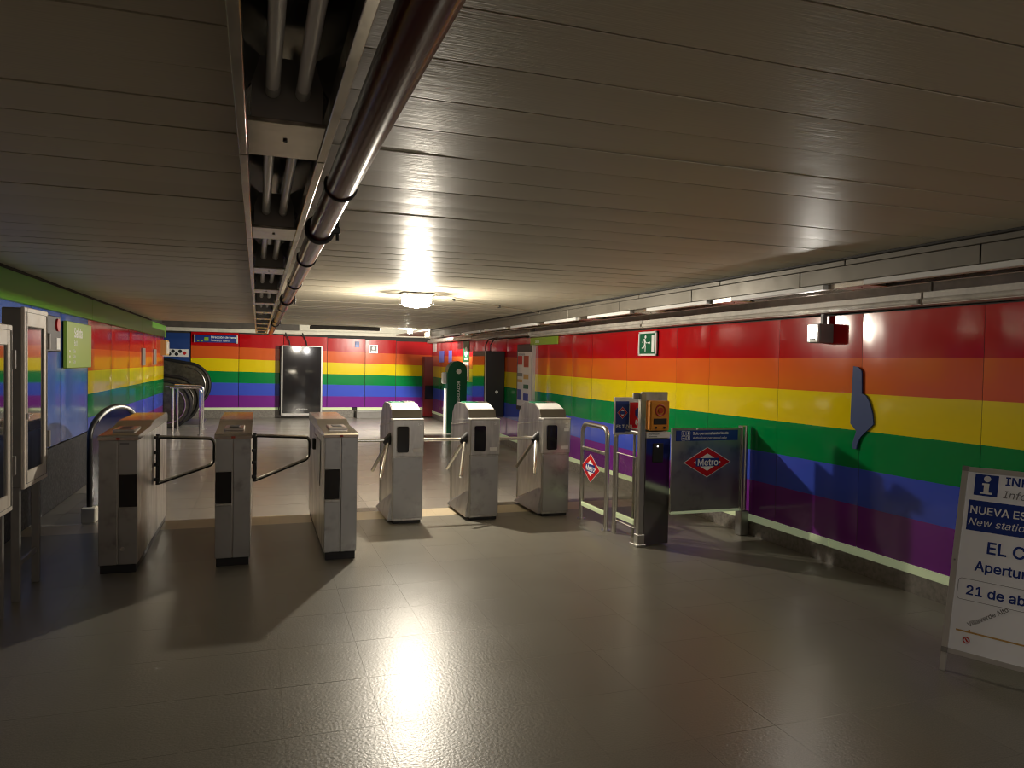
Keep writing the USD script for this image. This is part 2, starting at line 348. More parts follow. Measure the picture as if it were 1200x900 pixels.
for i, (a, b) in enumerate([(2.6, 5.88), (0.0, 2.58), (YF, -0.02)]): obj('plain_wall_panel', panel_grid((XL, a), (XL, b), 0.0, 1.93, (1, 0), seed=90 + i), 'soffit_paint', wl, smooth=True)
obj('shaded_plinth', mb().box(XL - 0.03, XL + 0.012, 5.6, 9.9, 0, 0.61, 0.004), 'shaded_stone', wl)  # dark band in place of the shadow at the foot of the wall
obj('shaded_plinth', mb().box(XL - 0.03, XL + 0.012, 9.92, 17.35, 0, 0.30, 0.004), 'shaded_stone', wl)
wf = setting('wall_front', 'plain wall closing the hall behind the viewer')
obj('wall_core', mb().box(-2.6, 4.8, YF - 0.2, YF, 0, 2.62), 'soffit_paint', wf)

tr = setting('trim_1', 'pale green luminous strip above the right skirting')
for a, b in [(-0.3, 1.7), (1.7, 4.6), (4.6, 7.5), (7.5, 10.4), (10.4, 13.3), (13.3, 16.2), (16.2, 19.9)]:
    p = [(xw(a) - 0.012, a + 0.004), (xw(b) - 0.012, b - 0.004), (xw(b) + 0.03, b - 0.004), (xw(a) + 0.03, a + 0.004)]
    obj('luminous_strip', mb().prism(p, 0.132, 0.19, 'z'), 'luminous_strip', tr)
bs = setting('baseboard_right', 'grey stone skirting along the right wall')
for a, b in [(YF, 0), (0, 2.9), (2.9, 5.8), (5.8, 8.7), (8.7, 12), (12, 16), (16, YB)]:
    p = [(xw(a) - 0.006, a + 0.002), (xw(b) - 0.006, b - 0.002), (xw(b) + 0.03, b - 0.002), (xw(a) + 0.03, a + 0.002)]
    obj('skirting_stone', mb().prism(p, 0, 0.127, 'z'), 'stone_base', bs)
tr = setting('trim_2', 'pale luminous strip along the foot of the far wall')
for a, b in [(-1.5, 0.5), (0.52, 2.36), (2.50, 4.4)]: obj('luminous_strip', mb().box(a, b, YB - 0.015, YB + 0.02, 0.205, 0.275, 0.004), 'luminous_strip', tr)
bs = setting('baseboard_back', 'grey stone skirting along the far wall')
for a, b in [(-1.58, 0.6), (0.6, 2.42), (2.44, 4.5)]: obj('skirting_stone', mb().box(a + .003, b - .003, YB - 0.008, YB + 0.03, 0, 0.2, 0.004), 'stone_base', bs)
tr = setting('trim_3', 'white painted moulding above the far wall panels')
obj('moulding', mb().box(-2.3, 4.6, YB - 0.06, YB + 0.03, 2.165, 2.26, 0.01), 'white_moulding', tr)
obj('dark_recess', mb().box(-2.3, 1.0, YB - 0.03, YB + 0.03, 2.26, 2.6), 'dark_header', tr)
obj('pale_recess_board', mb().box(1.0, 4.6, YB - 0.03, YB + 0.03, 2.26, 2.6, 0.005), 'white_moulding', tr)
tr = setting('trim_4', 'white painted ledge and pipe casing above the right wall panels')
for a, b in [(YF, 3.7), (3.72, 7.4), (7.42, 11.2), (11.22, 15), (15.02, YB - .05)]:
    za = 0.115 * max(0, (0.5 * (a + b) - 9) / 11)
    p = lambda d: [(xw(a) - d, a), (xw(b) - d, b), (xw(b) + 0.1, b), (xw(a) + 0.1, a)]
    obj('ledge', mb().prism(p(0.13), 1.932 + za, 2.012 + za, 'z'), 'ledge_paint', tr)
    obj('ledge_upper', mb().prism(p(0.05), 2.012 + za, 2.2, 'z'), 'ledge_paint', tr)
    obj('ledge_pipe', mb().tube([(xw(a) - 0.135, a + .01, 1.955 + za), (xw(b) - 0.135, b - .01, 1.955 + za)], 0.018), 'ledge_paint', tr)
tr = setting('trim_5', 'dark metal fascia hiding the right hand lamp row')
for i in range(14):
    a = -2.9 + i * 1.33
    obj('fascia_board', mb().box(3.475, 3.5, a + 0.003, a + 1.327, 2.155, 2.198, 0.003), 'fascia_metal', tr)
    obj('fascia_board', mb().box(3.47, 3.5, a + 0.403, a + 1.727, 2.052, 2.152, 0.003), 'fascia_metal', tr)
obj('shadow_gap', mb().box(3.435, 3.474, YF, 15.5, 2.186, 2.199), 'dark_gap', tr)
tr = setting('trim_6', 'green painted soffit beam above the left wall')
for a, b in [(YF, 1.0), (1.0, 5.2), (5.2, 9.9), (9.9, 13.9), (13.9, 17.35)]:
    obj('beam_face', mb().box(-2.2, -1.85, a + 0.004, b - 0.004, 1.93, 2.17, 0.004), 'green_paint' if b < 13 else 'green_paint', tr)
obj('shadow_gap', mb().box(-1.90, -1.868, YF, 17.3, 2.16, 2.215), 'dark_gap', tr)

# ---------------------------------------------------------------- unlit twin-tube luminaires
def luminaire(name, label, group, loc, opal=False):
    """origin at the near lower left corner; 1.33 m long, 0.205 wide, open below"""
    t = thing(name, label, 'ceiling light', group, loc); L, W = 1.33, 0.205
    for x0 in (0, W - 0.02): obj('side_rail', mb().box(x0, x0 + 0.02, 0.004, L - 0.004, 0, 0.05, 0.0015), 'mirror_trim', t)
    P = [(0.02, 0.05), (0.06, 0.165), (W - 0.06, 0.165), (W - 0.02, 0.05), (W, 0.05), (W, 0.19), (0, 0.19), (0, 0.05)]
    obj('reflector', mb().prism(P, 0.004, L - 0.004, 'y'), 'reflector', t)
    obj('socket_cover', mb().box(0.021, W - 0.021, 1.05, L - 0.006, 0.002, 0.012, 0.002), 'mirror_trim', t)
    obj('socket_plate', mb().prism([(1.052, 0.010), (1.025, 0.13), (1.04, 0.13), (1.075, 0.010)], 0.03, W - 0.03, 'x'), 'grey_paint', t)
    if opal: obj('opal_cover', mb().box(-0.034, 0.02, 0.02, 1.02, -0.002, 0.030, 0.003), 'white_paint', t)
    obj('screw', mb().cyl((W / 2, 1.17, 0.003), (W / 2, 1.17, -0.002), 0.005, 10), 'black', t)
    for x in (0.072, 0.133):
        tb = obj('lamp_tube', mb().tube([(x, 0.02, 0.062), (x, 1.012, 0.062)], 0.0145, 14), 'tube_glass', t)
        obj('lamp_cap', mb().cyl((x, 0.985, 0.062), (x, 1.03, 0.062), 0.0152, 14), 'alu_frame', tb)
    return t
ords = ['first', 'second', 'third', 'fourth', 'fifth', 'sixth', 'seventh', 'eighth', 'ninth', 'tenth', 'eleventh', 'twelfth']
lum = luminaire('strip_luminaire', 'unlit twin-tube strip light beside the red pipe, first of the row from the camera', 'strip lights beside the red pipe', (-0.048, 0.62, 2.0))
for i in range(1, 11): copy_of(lum, 'strip_luminaire', f'unlit twin-tube strip light beside the red pipe, {ords[i]} of the row from the camera', (-0.048, 0.62 + 1.33 * i, 2.0))
lum2 = luminaire('cove_luminaire', 'unlit twin-tube strip light along the right fascia, first of the row from the camera', 'strip lights along the right fascia', (3.502, 2.57, 2.02), True)
for i in range(1, 10): copy_of(lum2, 'cove_luminaire', f'unlit twin-tube strip light along the right fascia, {ords[i]} of the row from the camera', (3.502, 2.57 + 1.33 * i, 2.02))

# ---------------------------------------------------------------- red pipe
t = thing('fire_pipe', 'glossy dark red pipe running the length of the ceiling beside the strip lights', 'pipe')
obj('pipe_run', mb().tube([(0.246, y, 2.06) for y in np.linspace(-1.5, 16.5, 40)], 0.047, 28), 'pipe_red', t)
for y in (2.44, 4.22, 5.6, 8.3, 11.0):
    c = [(0.246 + 0.05 * math.cos(a), y, 2.06 + 0.05 * math.sin(a)) for a in np.linspace(math.radians(150), math.radians(380), 18)] + [(0.315, y, 2.10), (0.322, y, 2.115)]
    obj('pipe_strap', mb().tube(c, 0.004, 8), 'cable', t)
for y in (3.3, 7.2, 12.0):
    ring = mb().tube([(0.246 + 0.054 * math.cos(a), y, 2.06 + 0.054 * math.sin(a)) for a in np.linspace(0, 2 * math.pi, 28, endpoint=False)], 0.010, 8, closed=True)
    obj('pipe_clamp', ring.box(0.293, 0.33, y - 0.02, y + 0.02, 2.045, 2.075, 0.004).cyl((0.32, y, 2.02), (0.32, y, 2.188), 0.007, 8), 'cable', t)

# ---------------------------------------------------------------- guarded lamp over the gates
def bulb(parent, c, r, power, col):
    l = UsdLux.SphereLight.Define(stage, parent.GetPath().pathString + '/bulb'); l.CreateRadiusAttr(r); l.CreateIntensityAttr(power); l.CreateColorAttr(Gf.Vec3f(*col)); l.AddTranslateOp().Set(Gf.Vec3d(*map(float, c)))
def guarded_lamp(label, loc, mat):
    t = thing('guarded_lamp', label, 'ceiling lamp', None, loc)      # origin on the ceiling
    obj('base_plate', mb().box(-0.16, 0.16, -0.125, 0.125, -0.016, -0.004, 0.003), 'white_paint', t)
    P = rrect(0.28, 0.22, 0.04)
    d = mb().prism([(x - 0.14, y - 0.11) for x, y in P], -0.10, -0.018, 'z')
    shell = 'lamp_shell' if mat == 'lamp_a' else 'shell_r'
    obj('diffuser', d, shell, t)
    bowl = trimesh.creation.icosphere(subdivisions=2, radius=1.0); v = bowl.vertices * (0.145, 0.115, 0.026); v[:, 2] = np.where(v[:, 2] > 0.004, 0.004, v[:, 2])
    obj('lower_lens', mb().add(v + (0, 0, -0.118), bowl.faces), shell, t)
    obj('lens_tip', mb().cyl((0, 0, -0.118), (0, 0, -0.150), 0.02, 14), shell, t)
    bulb(t, (0, 0, -0.176), 0.030, LAMP_A if mat == 'lamp_a' else LAMP_R, WARM if mat == 'lamp_a' else (1.0, 0.96, 0.90))
    g = mb()
    for z in (-0.035, -0.065, -0.108): g.tube([(x, y, z) for x, y in [(-0.155, -0.122), (0.155, -0.122), (0.155, 0.122), (-0.155, 0.122)]], 0.0022, 6, closed=True)
    for x in (-0.155, -0.115, 0.115, 0.155):
        for s in (-1, 1): g.cyl((x, 0.122 * s, -0.012), (x, 0.122 * s, -0.108), 0.0022, 6)
    obj('wire_guard', g, 'cable', t)
    return t
guarded_lamp('bright wire-guarded lamp hung under the ceiling above the turnstiles', (1.513, 7.45, 2.196), 'lamp_a')
guarded_lamp('wire-guarded lamp on the ceiling behind the viewer', (2.5, -2.2, 2.196), 'lamp_r')
t = thing('lamp_conduit', 'thin pale conduit running along the ceiling from the lamp to the right fascia', 'conduit')
obj('conduit_tube', mb().tube([(1.66, 7.47, 2.14), (2.0, 7.78, 2.172), (2.7, 8.4, 2.178), (3.46, 9.1, 2.18)], 0.008, 10), 'white_moulding', t)
for x, y in ((1.98, 7.76), (2.7, 8.4)): obj('conduit_clip', mb().box(x - 0.014, x + 0.014, y - 0.014, y + 0.014, 2.16, 2.188, 0.002), 'cable', t)

# ---------------------------------------------------------------- fare gates on the left
def fare_gate(label, loc, window_left, brand):
    t = thing('fare_gate', label, 'ticket gate', None, loc)           # origin: front left corner on the floor
    W, L, H = 0.245, 1.76, 0.955
    obj('plinth', mb().box(0.012, W - 0.012, 0.012, L - 0.012, 0.0, 0.06), 'black', t)
    obj('body', mb().box(0.002, W - 0.002, 0.012, L, 0.055, H - 0.03, 0.006), 'steel', t)
    fx = [(0.0, W * 0.485), (W * 0.495, W)]
    wi = 0 if window_left else 1
    for i, (a, b) in enumerate(fx):
        for z0, z1 in (((0.06, 0.455), (0.69, H - 0.03)) if i == wi else ((0.06, H - 0.03),)):
            obj('front_plate', mb().box(a + 0.003, b - 0.003, 0.0, 0.016, z0, z1, 0.003), 'steel_dark', t)
    a, b = fx[wi]
    obj('reader_window', mb().box(a + 0.006, b - 0.006, 0.005, 0.02, 0.46, 0.685), 'black_gloss', t)
    if window_left: obj('window_sill', mb().box(a + 0.004, b - 0.004, -0.006, 0.012, 0.440, 0.458, 0.003), 'steel', t)
    # lid: bevelled steel cover with a raised rounded rear end
    lid = [(-0.004, H - 0.03), (-0.004, H - 0.012), (0.03, H + 0.002), (0.62, H + 0.016), (0.78, H + 0.04), (0.84, H + 0.046), (L - 0.05, H + 0.046), (L, H + 0.03), (L, H - 0.03)]
    obj('lid', mb().prism(lid, -0.004, W + 0.004, 'x'), 'steel_top', t)
    obj('ticket_tray', mb().box(0.05, W - 0.05, 0.24, 0.52, H + 0.004, H + 0.026, 0.006), 'chrome', t)
    obj('ticket_slot', mb().box(0.085, W - 0.085, 0.30, 0.46, H + 0.02, H + 0.029, 0.003), 'black', t)
    obj('lock_tab', mb().box(W * 0.45, W * 0.55, -0.007, 0, H - 0.026, H - 0.012), 'ring_red', t)
    if brand:
        obj('key_lock', mb().cyl((W * 0.62, -0.006, 0.17), (W * 0.62, 0.002, 0.17), 0.013, 16), 'chrome', t)
        obj('maker_plate', mb().box(W * 0.55, W * 0.78, -0.001, 0.003, 0.895, 0.908), 'grey_print', t)
    for z in (0.35,): obj('side_latch', mb().box(W, W + 0.004, L - 0.10, L - 0.08, z, z + 0.06, 0.001), 'chrome', t)
    return t, W
GX = [(-1.03, 5.70), (-0.287, 5.70), (0.476, 5.68)]
labs = ['steel ticket gate farthest left, with a keyhole low on its front', 'steel ticket gate in the middle of the three with swing frames', 'steel ticket gate nearest the tripod turnstiles, with a black plinth']
for i, (gx, gy) in enumerate(GX):
    t, W = fare_gate(labs[i], (gx, gy, 0), i > 0, i == 0)
    if i < 2:
        x1 = (GX[i + 1][0] - gx) - 0.052; y0 = 0.90
        A = [(W + 0.03, 0.86), (x1, 0.84), (x1, 0.66 if i else 0.63), (W + 0.03, 0.485)]
        pts = []
        for k in range(4):
            p0, p, p1 = np.array(A[k - 1]), np.array(A[k]), np.array(A[(k + 1) % 4]); r = 0.045 if k in (1, 2) else 0.012
            a = p + _n(p0 - p) * r; b = p + _n(p1 - p) * r
            for s in np.linspace(0, 1, 6): pts.append(((1 - s) ** 2 * a + 2 * s * (1 - s) * p + s ** 2 * b))
        g = obj('swing_frame', mb().tube([(x, y0, z) for x, z in pts], 0.0125, 12, closed=True), 'chrome', t)
        obj('rubber_edge', mb().tube([(x, y0 - 0.004, z - 0.007) for x, z in pts], 0.0095, 8, closed=True), 'rubber', g)
        hb = mb().cyl((W + 0.022, y0, 0.47), (W + 0.022, y0, 0.88), 0.014)
        for z in (0.50, 0.62, 0.72, 0.84): hb.box(W - 0.002, W + 0.03, y0 - 0.02, y0 + 0.02, z, z + 0.025, 0.003)
        obj('hinge', hb, 'black', g)
    else:
        obj('side_catch', mb().box(-0.03, 0.0, 0.84, 0.93, 0.74, 0.83, 0.006), 'black', t)
        obj('side_plate', mb().prism([(0.35, 0.86), (1.0, 0.86), (0.98, 0.62), (0.90, 0.55), (0.42, 0.50)], -0.004, 0.001, 'x'), 'steel_dark', t)

# ---------------------------------------------------------------- tripod turnstiles
def turnstile(label, loc, rotz, top):
    t = thing('tripod_turnstile', label, 'turnstile', None, loc, rotz)
    W = 0.28; D = 0.76
    obj('plinth', mb().box(0.012, W - 0.012, 0.015, D - 0.01, 0, 0.03), 'black', t)
    body = [(0, 0.03), (D, 0.03), (D, 0.88), (0.60, 0.925), (0.12, 0.955), (0.0, 0.955)]
    obj('body', mb().prism(body, 0, W, 'x'), 'steel', t)
    obj('front_door', mb().box(0.004, W - 0.004, -0.008, 0.003, 0.05, 0.615, 0.003), 'steel_dark', t)
    up_ = mb().box(-0.006, W + 0.006, -0.014, 0.10, 0.625, 0.965, 0.007)
    obj('control_box', up_, 'steel', t)
    obj('lid_rim', mb().box(-0.008, W + 0.008, -0.017, 0.11, 0.958, 0.974, 0.005), 'alu_frame', t)
    obj('reader_window', mb().flat(rrect(0.112, 0.245, 0.018), (0.032, -0.014, 0.662), (1, 0, 0), (0, 0, 1), 0.004), 'black_gloss', t)
    obj('window_frame', mb().tube([(0.032 + x, -0.015, 0.662 + z) for x, z in rrect(0.112, 0.245, 0.018)], 0.004, 6, closed=True), 'steel_dark', t)
    obj('number_label', mb().box(0.185, 0.262, -0.0165, -0.012, 0.668, 0.70), 'white_print', t)
    if top > 1: obj('number_label', mb().box(0.215, 0.266, -0.0165, -0.012, 0.845, 0.88), 'white_print', t)
    m = mb().text(['14', '15', '16'][top], 0.02, (0.225, -0.0142, 0.915), (1, 0, 0), (0, 0, 1)); obj('unit_number', m, 'white_print', t)
    head = [(0.10, 0.93), (0.095, 0.985), (0.13, 1.048), (0.30, 1.103), (0.55, 1.103), (0.66, 1.062), (0.735, 0.985), (D - 0.005, 0.89), (0.60, 0.90)]
    hd = obj('head', mb().prism(head, 0.006, W - 0.006, 'x'), 'steel', t)
    obj('visor', mb().prism([(0.082, 0.975), (0.116, 1.052), (0.126, 1.046), (0.096, 0.975)], 0.004, W - 0.004, 'x'), 'fascia_metal', hd)
    sl = _n((0, 0.17, 0.055)); nn = np.array((0, -sl[2], sl[1]))
    obj('guide_plate', mb().flat([(0.012, 0.006), (W - 0.012, 0.006), (W - 0.02, 0.165), (0.02, 0.165)], np.array((0, 0.13, 1.049)) + nn * 0.002, (1, 0, 0), sl, 0.004), 'white_paint', hd)
    obj('signal_glass', mb().box(0.03, 0.15, 0.32, 0.50, 1.098, 1.112, 0.004), 'sign_green', hd)
    obj('ticket_guide', mb().prism([(0.30, 1.10), (0.34, 1.118), (0.47, 1.116), (0.53, 1.10)], 0.16, W - 0.02, 'x'), 'chrome', hd)
    # flared skirt and lit recess on the arm side
    obj('side_skirt', mb().tm(trimesh.convex.convex_hull(np.array([(-0.04, 0.02, 0.032), (-0.04, D - 0.03, 0.032), (-0.035, 0.02, 0.07), (0.004, 0.02, 0.30), (0.004, D - 0.02, 0.075), (0.01, 0.02, 0.03), (0.01, D - 0.02, 0.03)]))), 'steel_dark', t)
    obj('side_frame', mb().tube([(-0.002, y, z) for y, z in [(0.02, 0.05), (0.02, 0.94), (D - 0.02, 0.86), (D - 0.02, 0.05)]], 0.005, 6, closed=True), 'steel', t)
    hub = np.array((-0.02, 0.145, 0.765))
    ax = _n((-1, 0, -1)); p = _n((-1, 0, 1)); qv = np.array((0, 1.0, 0))
    obj('hub', mb().cyl(hub - ax * 0.06, hub + ax * 0.02, 0.042, 18).sphere(hub + ax * 0.02, 0.036), 'black', t)
    for a in (0, 120, 240):
        d = _n(ax * 0.7071 + 0.7071 * (math.cos(math.radians(a)) * p + math.sin(math.radians(a)) * qv))
        obj('arm', mb().tube([hub + d * s for s in (0.025, 0.2, 0.425, 0.434)], [0.0165, 0.0165, 0.0165, 0.009], 14), 'chrome', t)
    return t
turnstile('tripod turnstile with its arm reaching towards the plain ticket gates, closest to them', (1.183, 6.80, 0), 0, 0)
turnstile('tripod turnstile standing between the other two, under the ceiling lamp', (1.918, 6.78, 0), 0, 1)
turnstile('tripod turnstile beside the bent barrier rail, with two white labels on its front', (2.655, 6.78, 0), 0, 2)

# ---------------------------------------------------------------- logo
def logo(parent, c, U, V, w, h, text_h, mid='navy'):
    """red diamond with a white inner diamond and a blue name bar"""
    U, V = _n(U), _n(V); N = np.cross(U, V); c = np.array(c, float)
    dia = lambda a, b: [(-a, 0), (0, -b), (a, 0), (0, b)]
    e = obj('emblem', mb().flat(dia(w * 1.04, h * 1.04), c, U, V, 0.0008), 'white_print', parent)
    obj('emblem_red', mb().flat(dia(w, h), c + N * 0.0008, U, V, 0.0008), 'metro_red', e)
    obj('emblem_white', mb().flat(dia(w * 0.60, h * 0.60), c + N * 0.0016, U, V, 0.0008), 'white_print', e)
    obj('emblem_bar', mb().flat([(-w * 0.50, -h * 0.28), (w * 0.50, -h * 0.28), (w * 0.50, h * 0.28), (-w * 0.50, h * 0.28)], c + N * 0.0024, U, V, 0.0008), mid, e)
    if text_h:
        tm = meshkit.text_mesh('Metro', text_h, 0.001, True); wt = np.ptp(tm.vertices[:, 0]); s = min(1, w * 0.92 / wt)
        obj('emblem_name', mb().text('Metro', text_h * s, c + N * 0.0032 - U * wt * s / 2 - V * text_h * s / 2, U, V, True, 0.0008), 'white_print', e)

# ---------------------------------------------------------------- barrier rails, intercom post, staff gate
def u_rail(t, x, ya, yb, zt, r, rad=0.09):
    pts = [(x, ya, 0.0), (x, ya, zt - rad)] + [tuple(p) for p in arc((x, ya + rad * np.sign(yb - ya), zt - rad), rad, 180, 90, 8, (0, np.sign(yb - ya), 0), (0, 0, 1))][1:] \
        + [tuple(p) for p in arc((x, yb - rad * np.sign(yb - ya), zt - rad), rad, 90, 0, 8, (0, np.sign(yb - ya), 0), (0, 0, 1))] + [(x, yb, 0.0)]
    P = []
    for a, b in zip(pts[:-1], pts[1:]): P.append(a)
    P.append(pts[-1])
    return obj('bent_rail', mb().tube(P, r, 16), 'chrome', t)
t = thing('barrier_rail', 'bent steel barrier rail with a clear panel and diamond emblem, beside the turnstile', 'barrier')
u_rail(t, 3.0, 6.06, 6.60, 0.935, 0.022)
for y in (6.06, 6.60): obj('floor_flange', mb().cyl((3.0, y, 0), (3.0, y, 0.012), 0.042, 18), 'chrome', t)
obj('panel_bar', mb().box(2.985, 3.015, 6.08, 6.58, 0.685, 0.715, 0.004), 'steel', t)
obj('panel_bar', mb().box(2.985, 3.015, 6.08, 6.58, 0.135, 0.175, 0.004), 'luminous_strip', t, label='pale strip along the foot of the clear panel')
pn = obj('clear_panel', mb().box(2.997, 3.003, 6.085, 6.575, 0.175, 0.685), 'glass_clear', t)
logo(t, (2.994, 6.40, 0.525), (0, -1, 0), (0, 0, 1), 0.20, 0.13, 0.06)
t = thing('post_rail', 'bent steel rail with a framed clear panel, joined to the intercom post', 'barrier')
r = [(3.03, 5.955, 0), (3.03, 5.955, 0.85)] + [tuple(p) for p in arc((3.03, 5.865, 0.85), 0.09, 180, 90, 8, (0, -1, 0), (0, 0, 1))] + [(3.03, 5.68, 0.94), (3.03, 5.515, 0.94)]
obj('bent_rail', mb().tube(r, 0.022, 16), 'chrome', t)
obj('panel_frame', mb().tube([(3.03, y, z) for y, z in [(5.915, 0.73), (5.57, 0.73), (5.57, 0.13), (5.915, 0.13)]], 0.010, 8, closed=True), 'steel', t)
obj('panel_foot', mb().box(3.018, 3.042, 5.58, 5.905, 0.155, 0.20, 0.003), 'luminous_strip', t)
obj('clear_panel', mb().box(3.027, 3.033, 5.58, 5.905, 0.20, 0.72), 'glass_clear', t)

t = thing('intercom_post', 'tall polished steel post carrying an orange intercom', 'intercom')
obj('side_channel', mb().box(3.0, 3.05, 5.455, 5.505, 0.0, 1.275, 0.004), 'steel', t)
obj('post_body', mb().box(3.05, 3.275, 5.475, 5.555, 0.01, 0.955, 0.004), 'steel_dark', t)
obj('back_plate', mb().box(3.05, 3.295, 5.53, 5.56, 0.955, 1.285, 0.003), 'steel_dark', t)
obj('side_bracket', mb().box(2.945, 3.0, 5.485, 5.505, 1.225, 1.28, 0.003), 'steel_dark', t)
obj('polished_front', mb().box(3.052, 3.282, 5.452, 5.475, 0.015, 0.90, 0.003), 'mirror_dark', t)
obj('label_strip', mb().box(3.055, 3.28, 5.45, 5.475, 0.905, 0.953, 0.002), 'white_paint', t)
obj('label_text', mb().text('Información', 0.013, (3.07, 5.449, 0.932), (1, 0, 0), (0, 0, 1)).text('Information', 0.011, (3.07, 5.449, 0.913), (1, 0, 0), (0, 0, 1)), 'grey_print', t)
ic = obj('intercom_case', mb().box(3.085, 3.262, 5.44, 5.53, 0.965, 1.215, 0.008), 'intercom_orange', t, label='orange intercom case')
cc = (3.175, 5.438, 1.135)
obj('speaker_ring', mb().tube([(cc[0] + 0.044 * math.cos(a), cc[1], cc[2] + 0.044 * math.sin(a)) for a in np.linspace(0, 2 * math.pi, 28, endpoint=False)], 0.007, 8, closed=True), 'ring_red', ic)
obj('call_button', mb().cyl((cc[0], 5.442, cc[2]), (cc[0], 5.431, cc[2]), 0.024, 20), 'ring_red', ic)
obj('speaker_grille', mb().box(3.112, 3.236, 5.436, 5.445, 1.018, 1.068, 0.002), 'black', ic)
obj('small_button', mb().cyl((3.135, 5.442, 0.992), (3.135, 5.433, 0.992), 0.009, 14).cyl((3.214, 5.442, 0.992), (3.214, 5.433, 0.992), 0.010, 14), 'black', ic)
rd = obj('card_reader', mb().box(3.115, 3.215, 5.444, 5.455, 0.70, 0.86, 0.004), 'black', t)
obj('reader_light', mb().cyl((3.158, 5.444, 0.835), (3.158, 5.440, 0.835), 0.007, 12), 'led_white', rd)
obj('foot_plate', mb().box(2.975, 3.06, 5.43, 5.56, 0.0, 0.02, 0.003).box(2.992, 3.056, 5.447, 5.52, 0.02, 0.10, 0.004), 'steel', t)

t = thing('leaflet_rack', 'white leaflet board with a blue and a red poster, behind the bent rail', 'leaflet board')
RX0, RX1, RY, RZ0, RZ1 = 2.912, 3.205, 5.76, 0.925, 1.23
obj('backing_board', mb().box(RX0, RX1, RY, RY + 0.02, RZ0 - 0.02, RZ1, 0.004), 'white_paint', t)
obj('support_bar', mb().cyl((3.12, 5.775, 0.92), (3.12, 5.775, 0.0), 0.012, 12), 'steel', t)
b = obj('blue_leaflet', mb().box(RX0 + 0.012, RX0 + 0.138, RY - 0.003, RY + 0.001, RZ0, RZ1 - 0.035), 'navy', t)
logo(t, (RX0 + 0.075, RY - 0.0032, RZ1 - 0.135), (1, 0, 0), (0, 0, 1), 0.048, 0.050, 0)
obj('leaflet_text', mb().text('ES TUYO', 0.026, (RX0 + 0.017, RY - 0.0035, RZ0 + 0.04), (1, 0, 0), (0, 0, 1), True), 'white_print', t)
b = obj('red_leaflet', mb().box(RX0 + 0.147, RX0 + 0.28, RY - 0.003, RY + 0.001, RZ0, RZ1 - 0.045), 'poster_red', t)
pl = lambda pts, mt, k=1: obj('leaflet_print', mb().flat(pts, (RX0 + 0.147, RY - 0.003 - 0.0006 * k, RZ0), (1, 0, 0), (0, 0, 1), 0.0006), mt, t)
pl([(0.05, 0.15), (0.075, 0.12), (0.105, 0.15), (0.095, 0.20), (0.07, 0.215), (0.05, 0.19)], 'navy'); pl([(0.085, 0.225), (0.126, 0.225), (0.126, 0.17)], 'poster_blue')
pl([(0.05, 0.075), (0.065, 0.06), (0.08, 0.085), (0.07, 0.115), (0.055, 0.105)], 'white_print'); pl([(0.09, 0.19), (0.118, 0.16), (0.112, 0.19), (0.1, 0.205)], 'white_print', 2)
pl([(0.012, 0.03), (0.12, 0.015), (0.12, 0.028), (0.012, 0.045)], 'white_print')

t = thing('staff_gate', 'steel staff gate panel with a blue notice and diamond emblem, against the right wall', 'gate')
GY = 5.60
o = [(3.39, 0.235), (4.09, 0.225), (4.09, 0.968), (3.65, 0.968), (3.635, 0.952), (3.62, 0.968), (3.39, 0.968)]
obj('gate_panel', mb().prism(o, GY, GY + 0.022, 'y'), 'steel_dark', t)
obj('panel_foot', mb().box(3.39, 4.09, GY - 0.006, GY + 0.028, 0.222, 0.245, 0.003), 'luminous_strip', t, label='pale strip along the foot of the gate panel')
obj('gate_post', mb().box(4.095, 4.12, GY - 0.02, GY + 0.05, 0.05, 0.985, 0.004).tube([(4.145, GY + 0.015, 0.05), (4.145, GY + 0.015, 0.985)], 0.026, 16), 'chrome', t)
obj('hinge_block', mb().box(4.09, 4.175, GY - 0.03, GY + 0.06, 0.0, 0.225, 0.006), 'steel_dark', t)
nb = obj('notice', mb().box(3.425, 4.055, GY - 0.003, GY, 0.858, 0.95), 'navy', t)
obj('notice_text', mb().text('Solo personal autorizado', 0.0225, (3.59, GY - 0.0035, 0.912), (1, 0, 0), (0, 0, 1), True).text('Authorised personnel only', 0.0205, (3.59, GY - 0.0035, 0.873), (1, 0, 0), (0.15, 0, 1)), 'white_print', t)
ib = mb()
for k, (ix, iz) in enumerate([(3.48, 0.906), (3.526, 0.906), (3.48, 0.864), (3.526, 0.864)]):
    ib.tube([(ix + x, GY - 0.004, iz + z) for x, z in rrect(0.038, 0.036, 0.005)], 0.0018, 5, closed=True)
    if k != 2: ib.flat(disc(0.005, 10, ix + 0.019, iz + 0.027), (0, GY - 0.003, 0), (1, 0, 0), (0, 0, 1), 0.001).flat([(ix + 0.012, iz + 0.006), (ix + 0.026, iz + 0.006), (ix + 0.023, iz + 0.02), (ix + 0.015, iz + 0.02)], (0, GY - 0.003, 0), (1, 0, 0), (0, 0, 1), 0.001)
    else: ib.flat([(ix + 0.006, iz + 0.015), (ix + 0.032, iz + 0.015), (ix + 0.032, iz + 0.021), (ix + 0.006, iz + 0.021)], (0, GY - 0.003, 0), (1, 0, 0), (0, 0, 1), 0.001)
obj('notice_icons', ib, 'white_print', t)
logo(t, (3.745, GY - 0.0005, 0.668), (1, 0, 0), (0, 0, 1), 0.232, 0.128, 0.056)

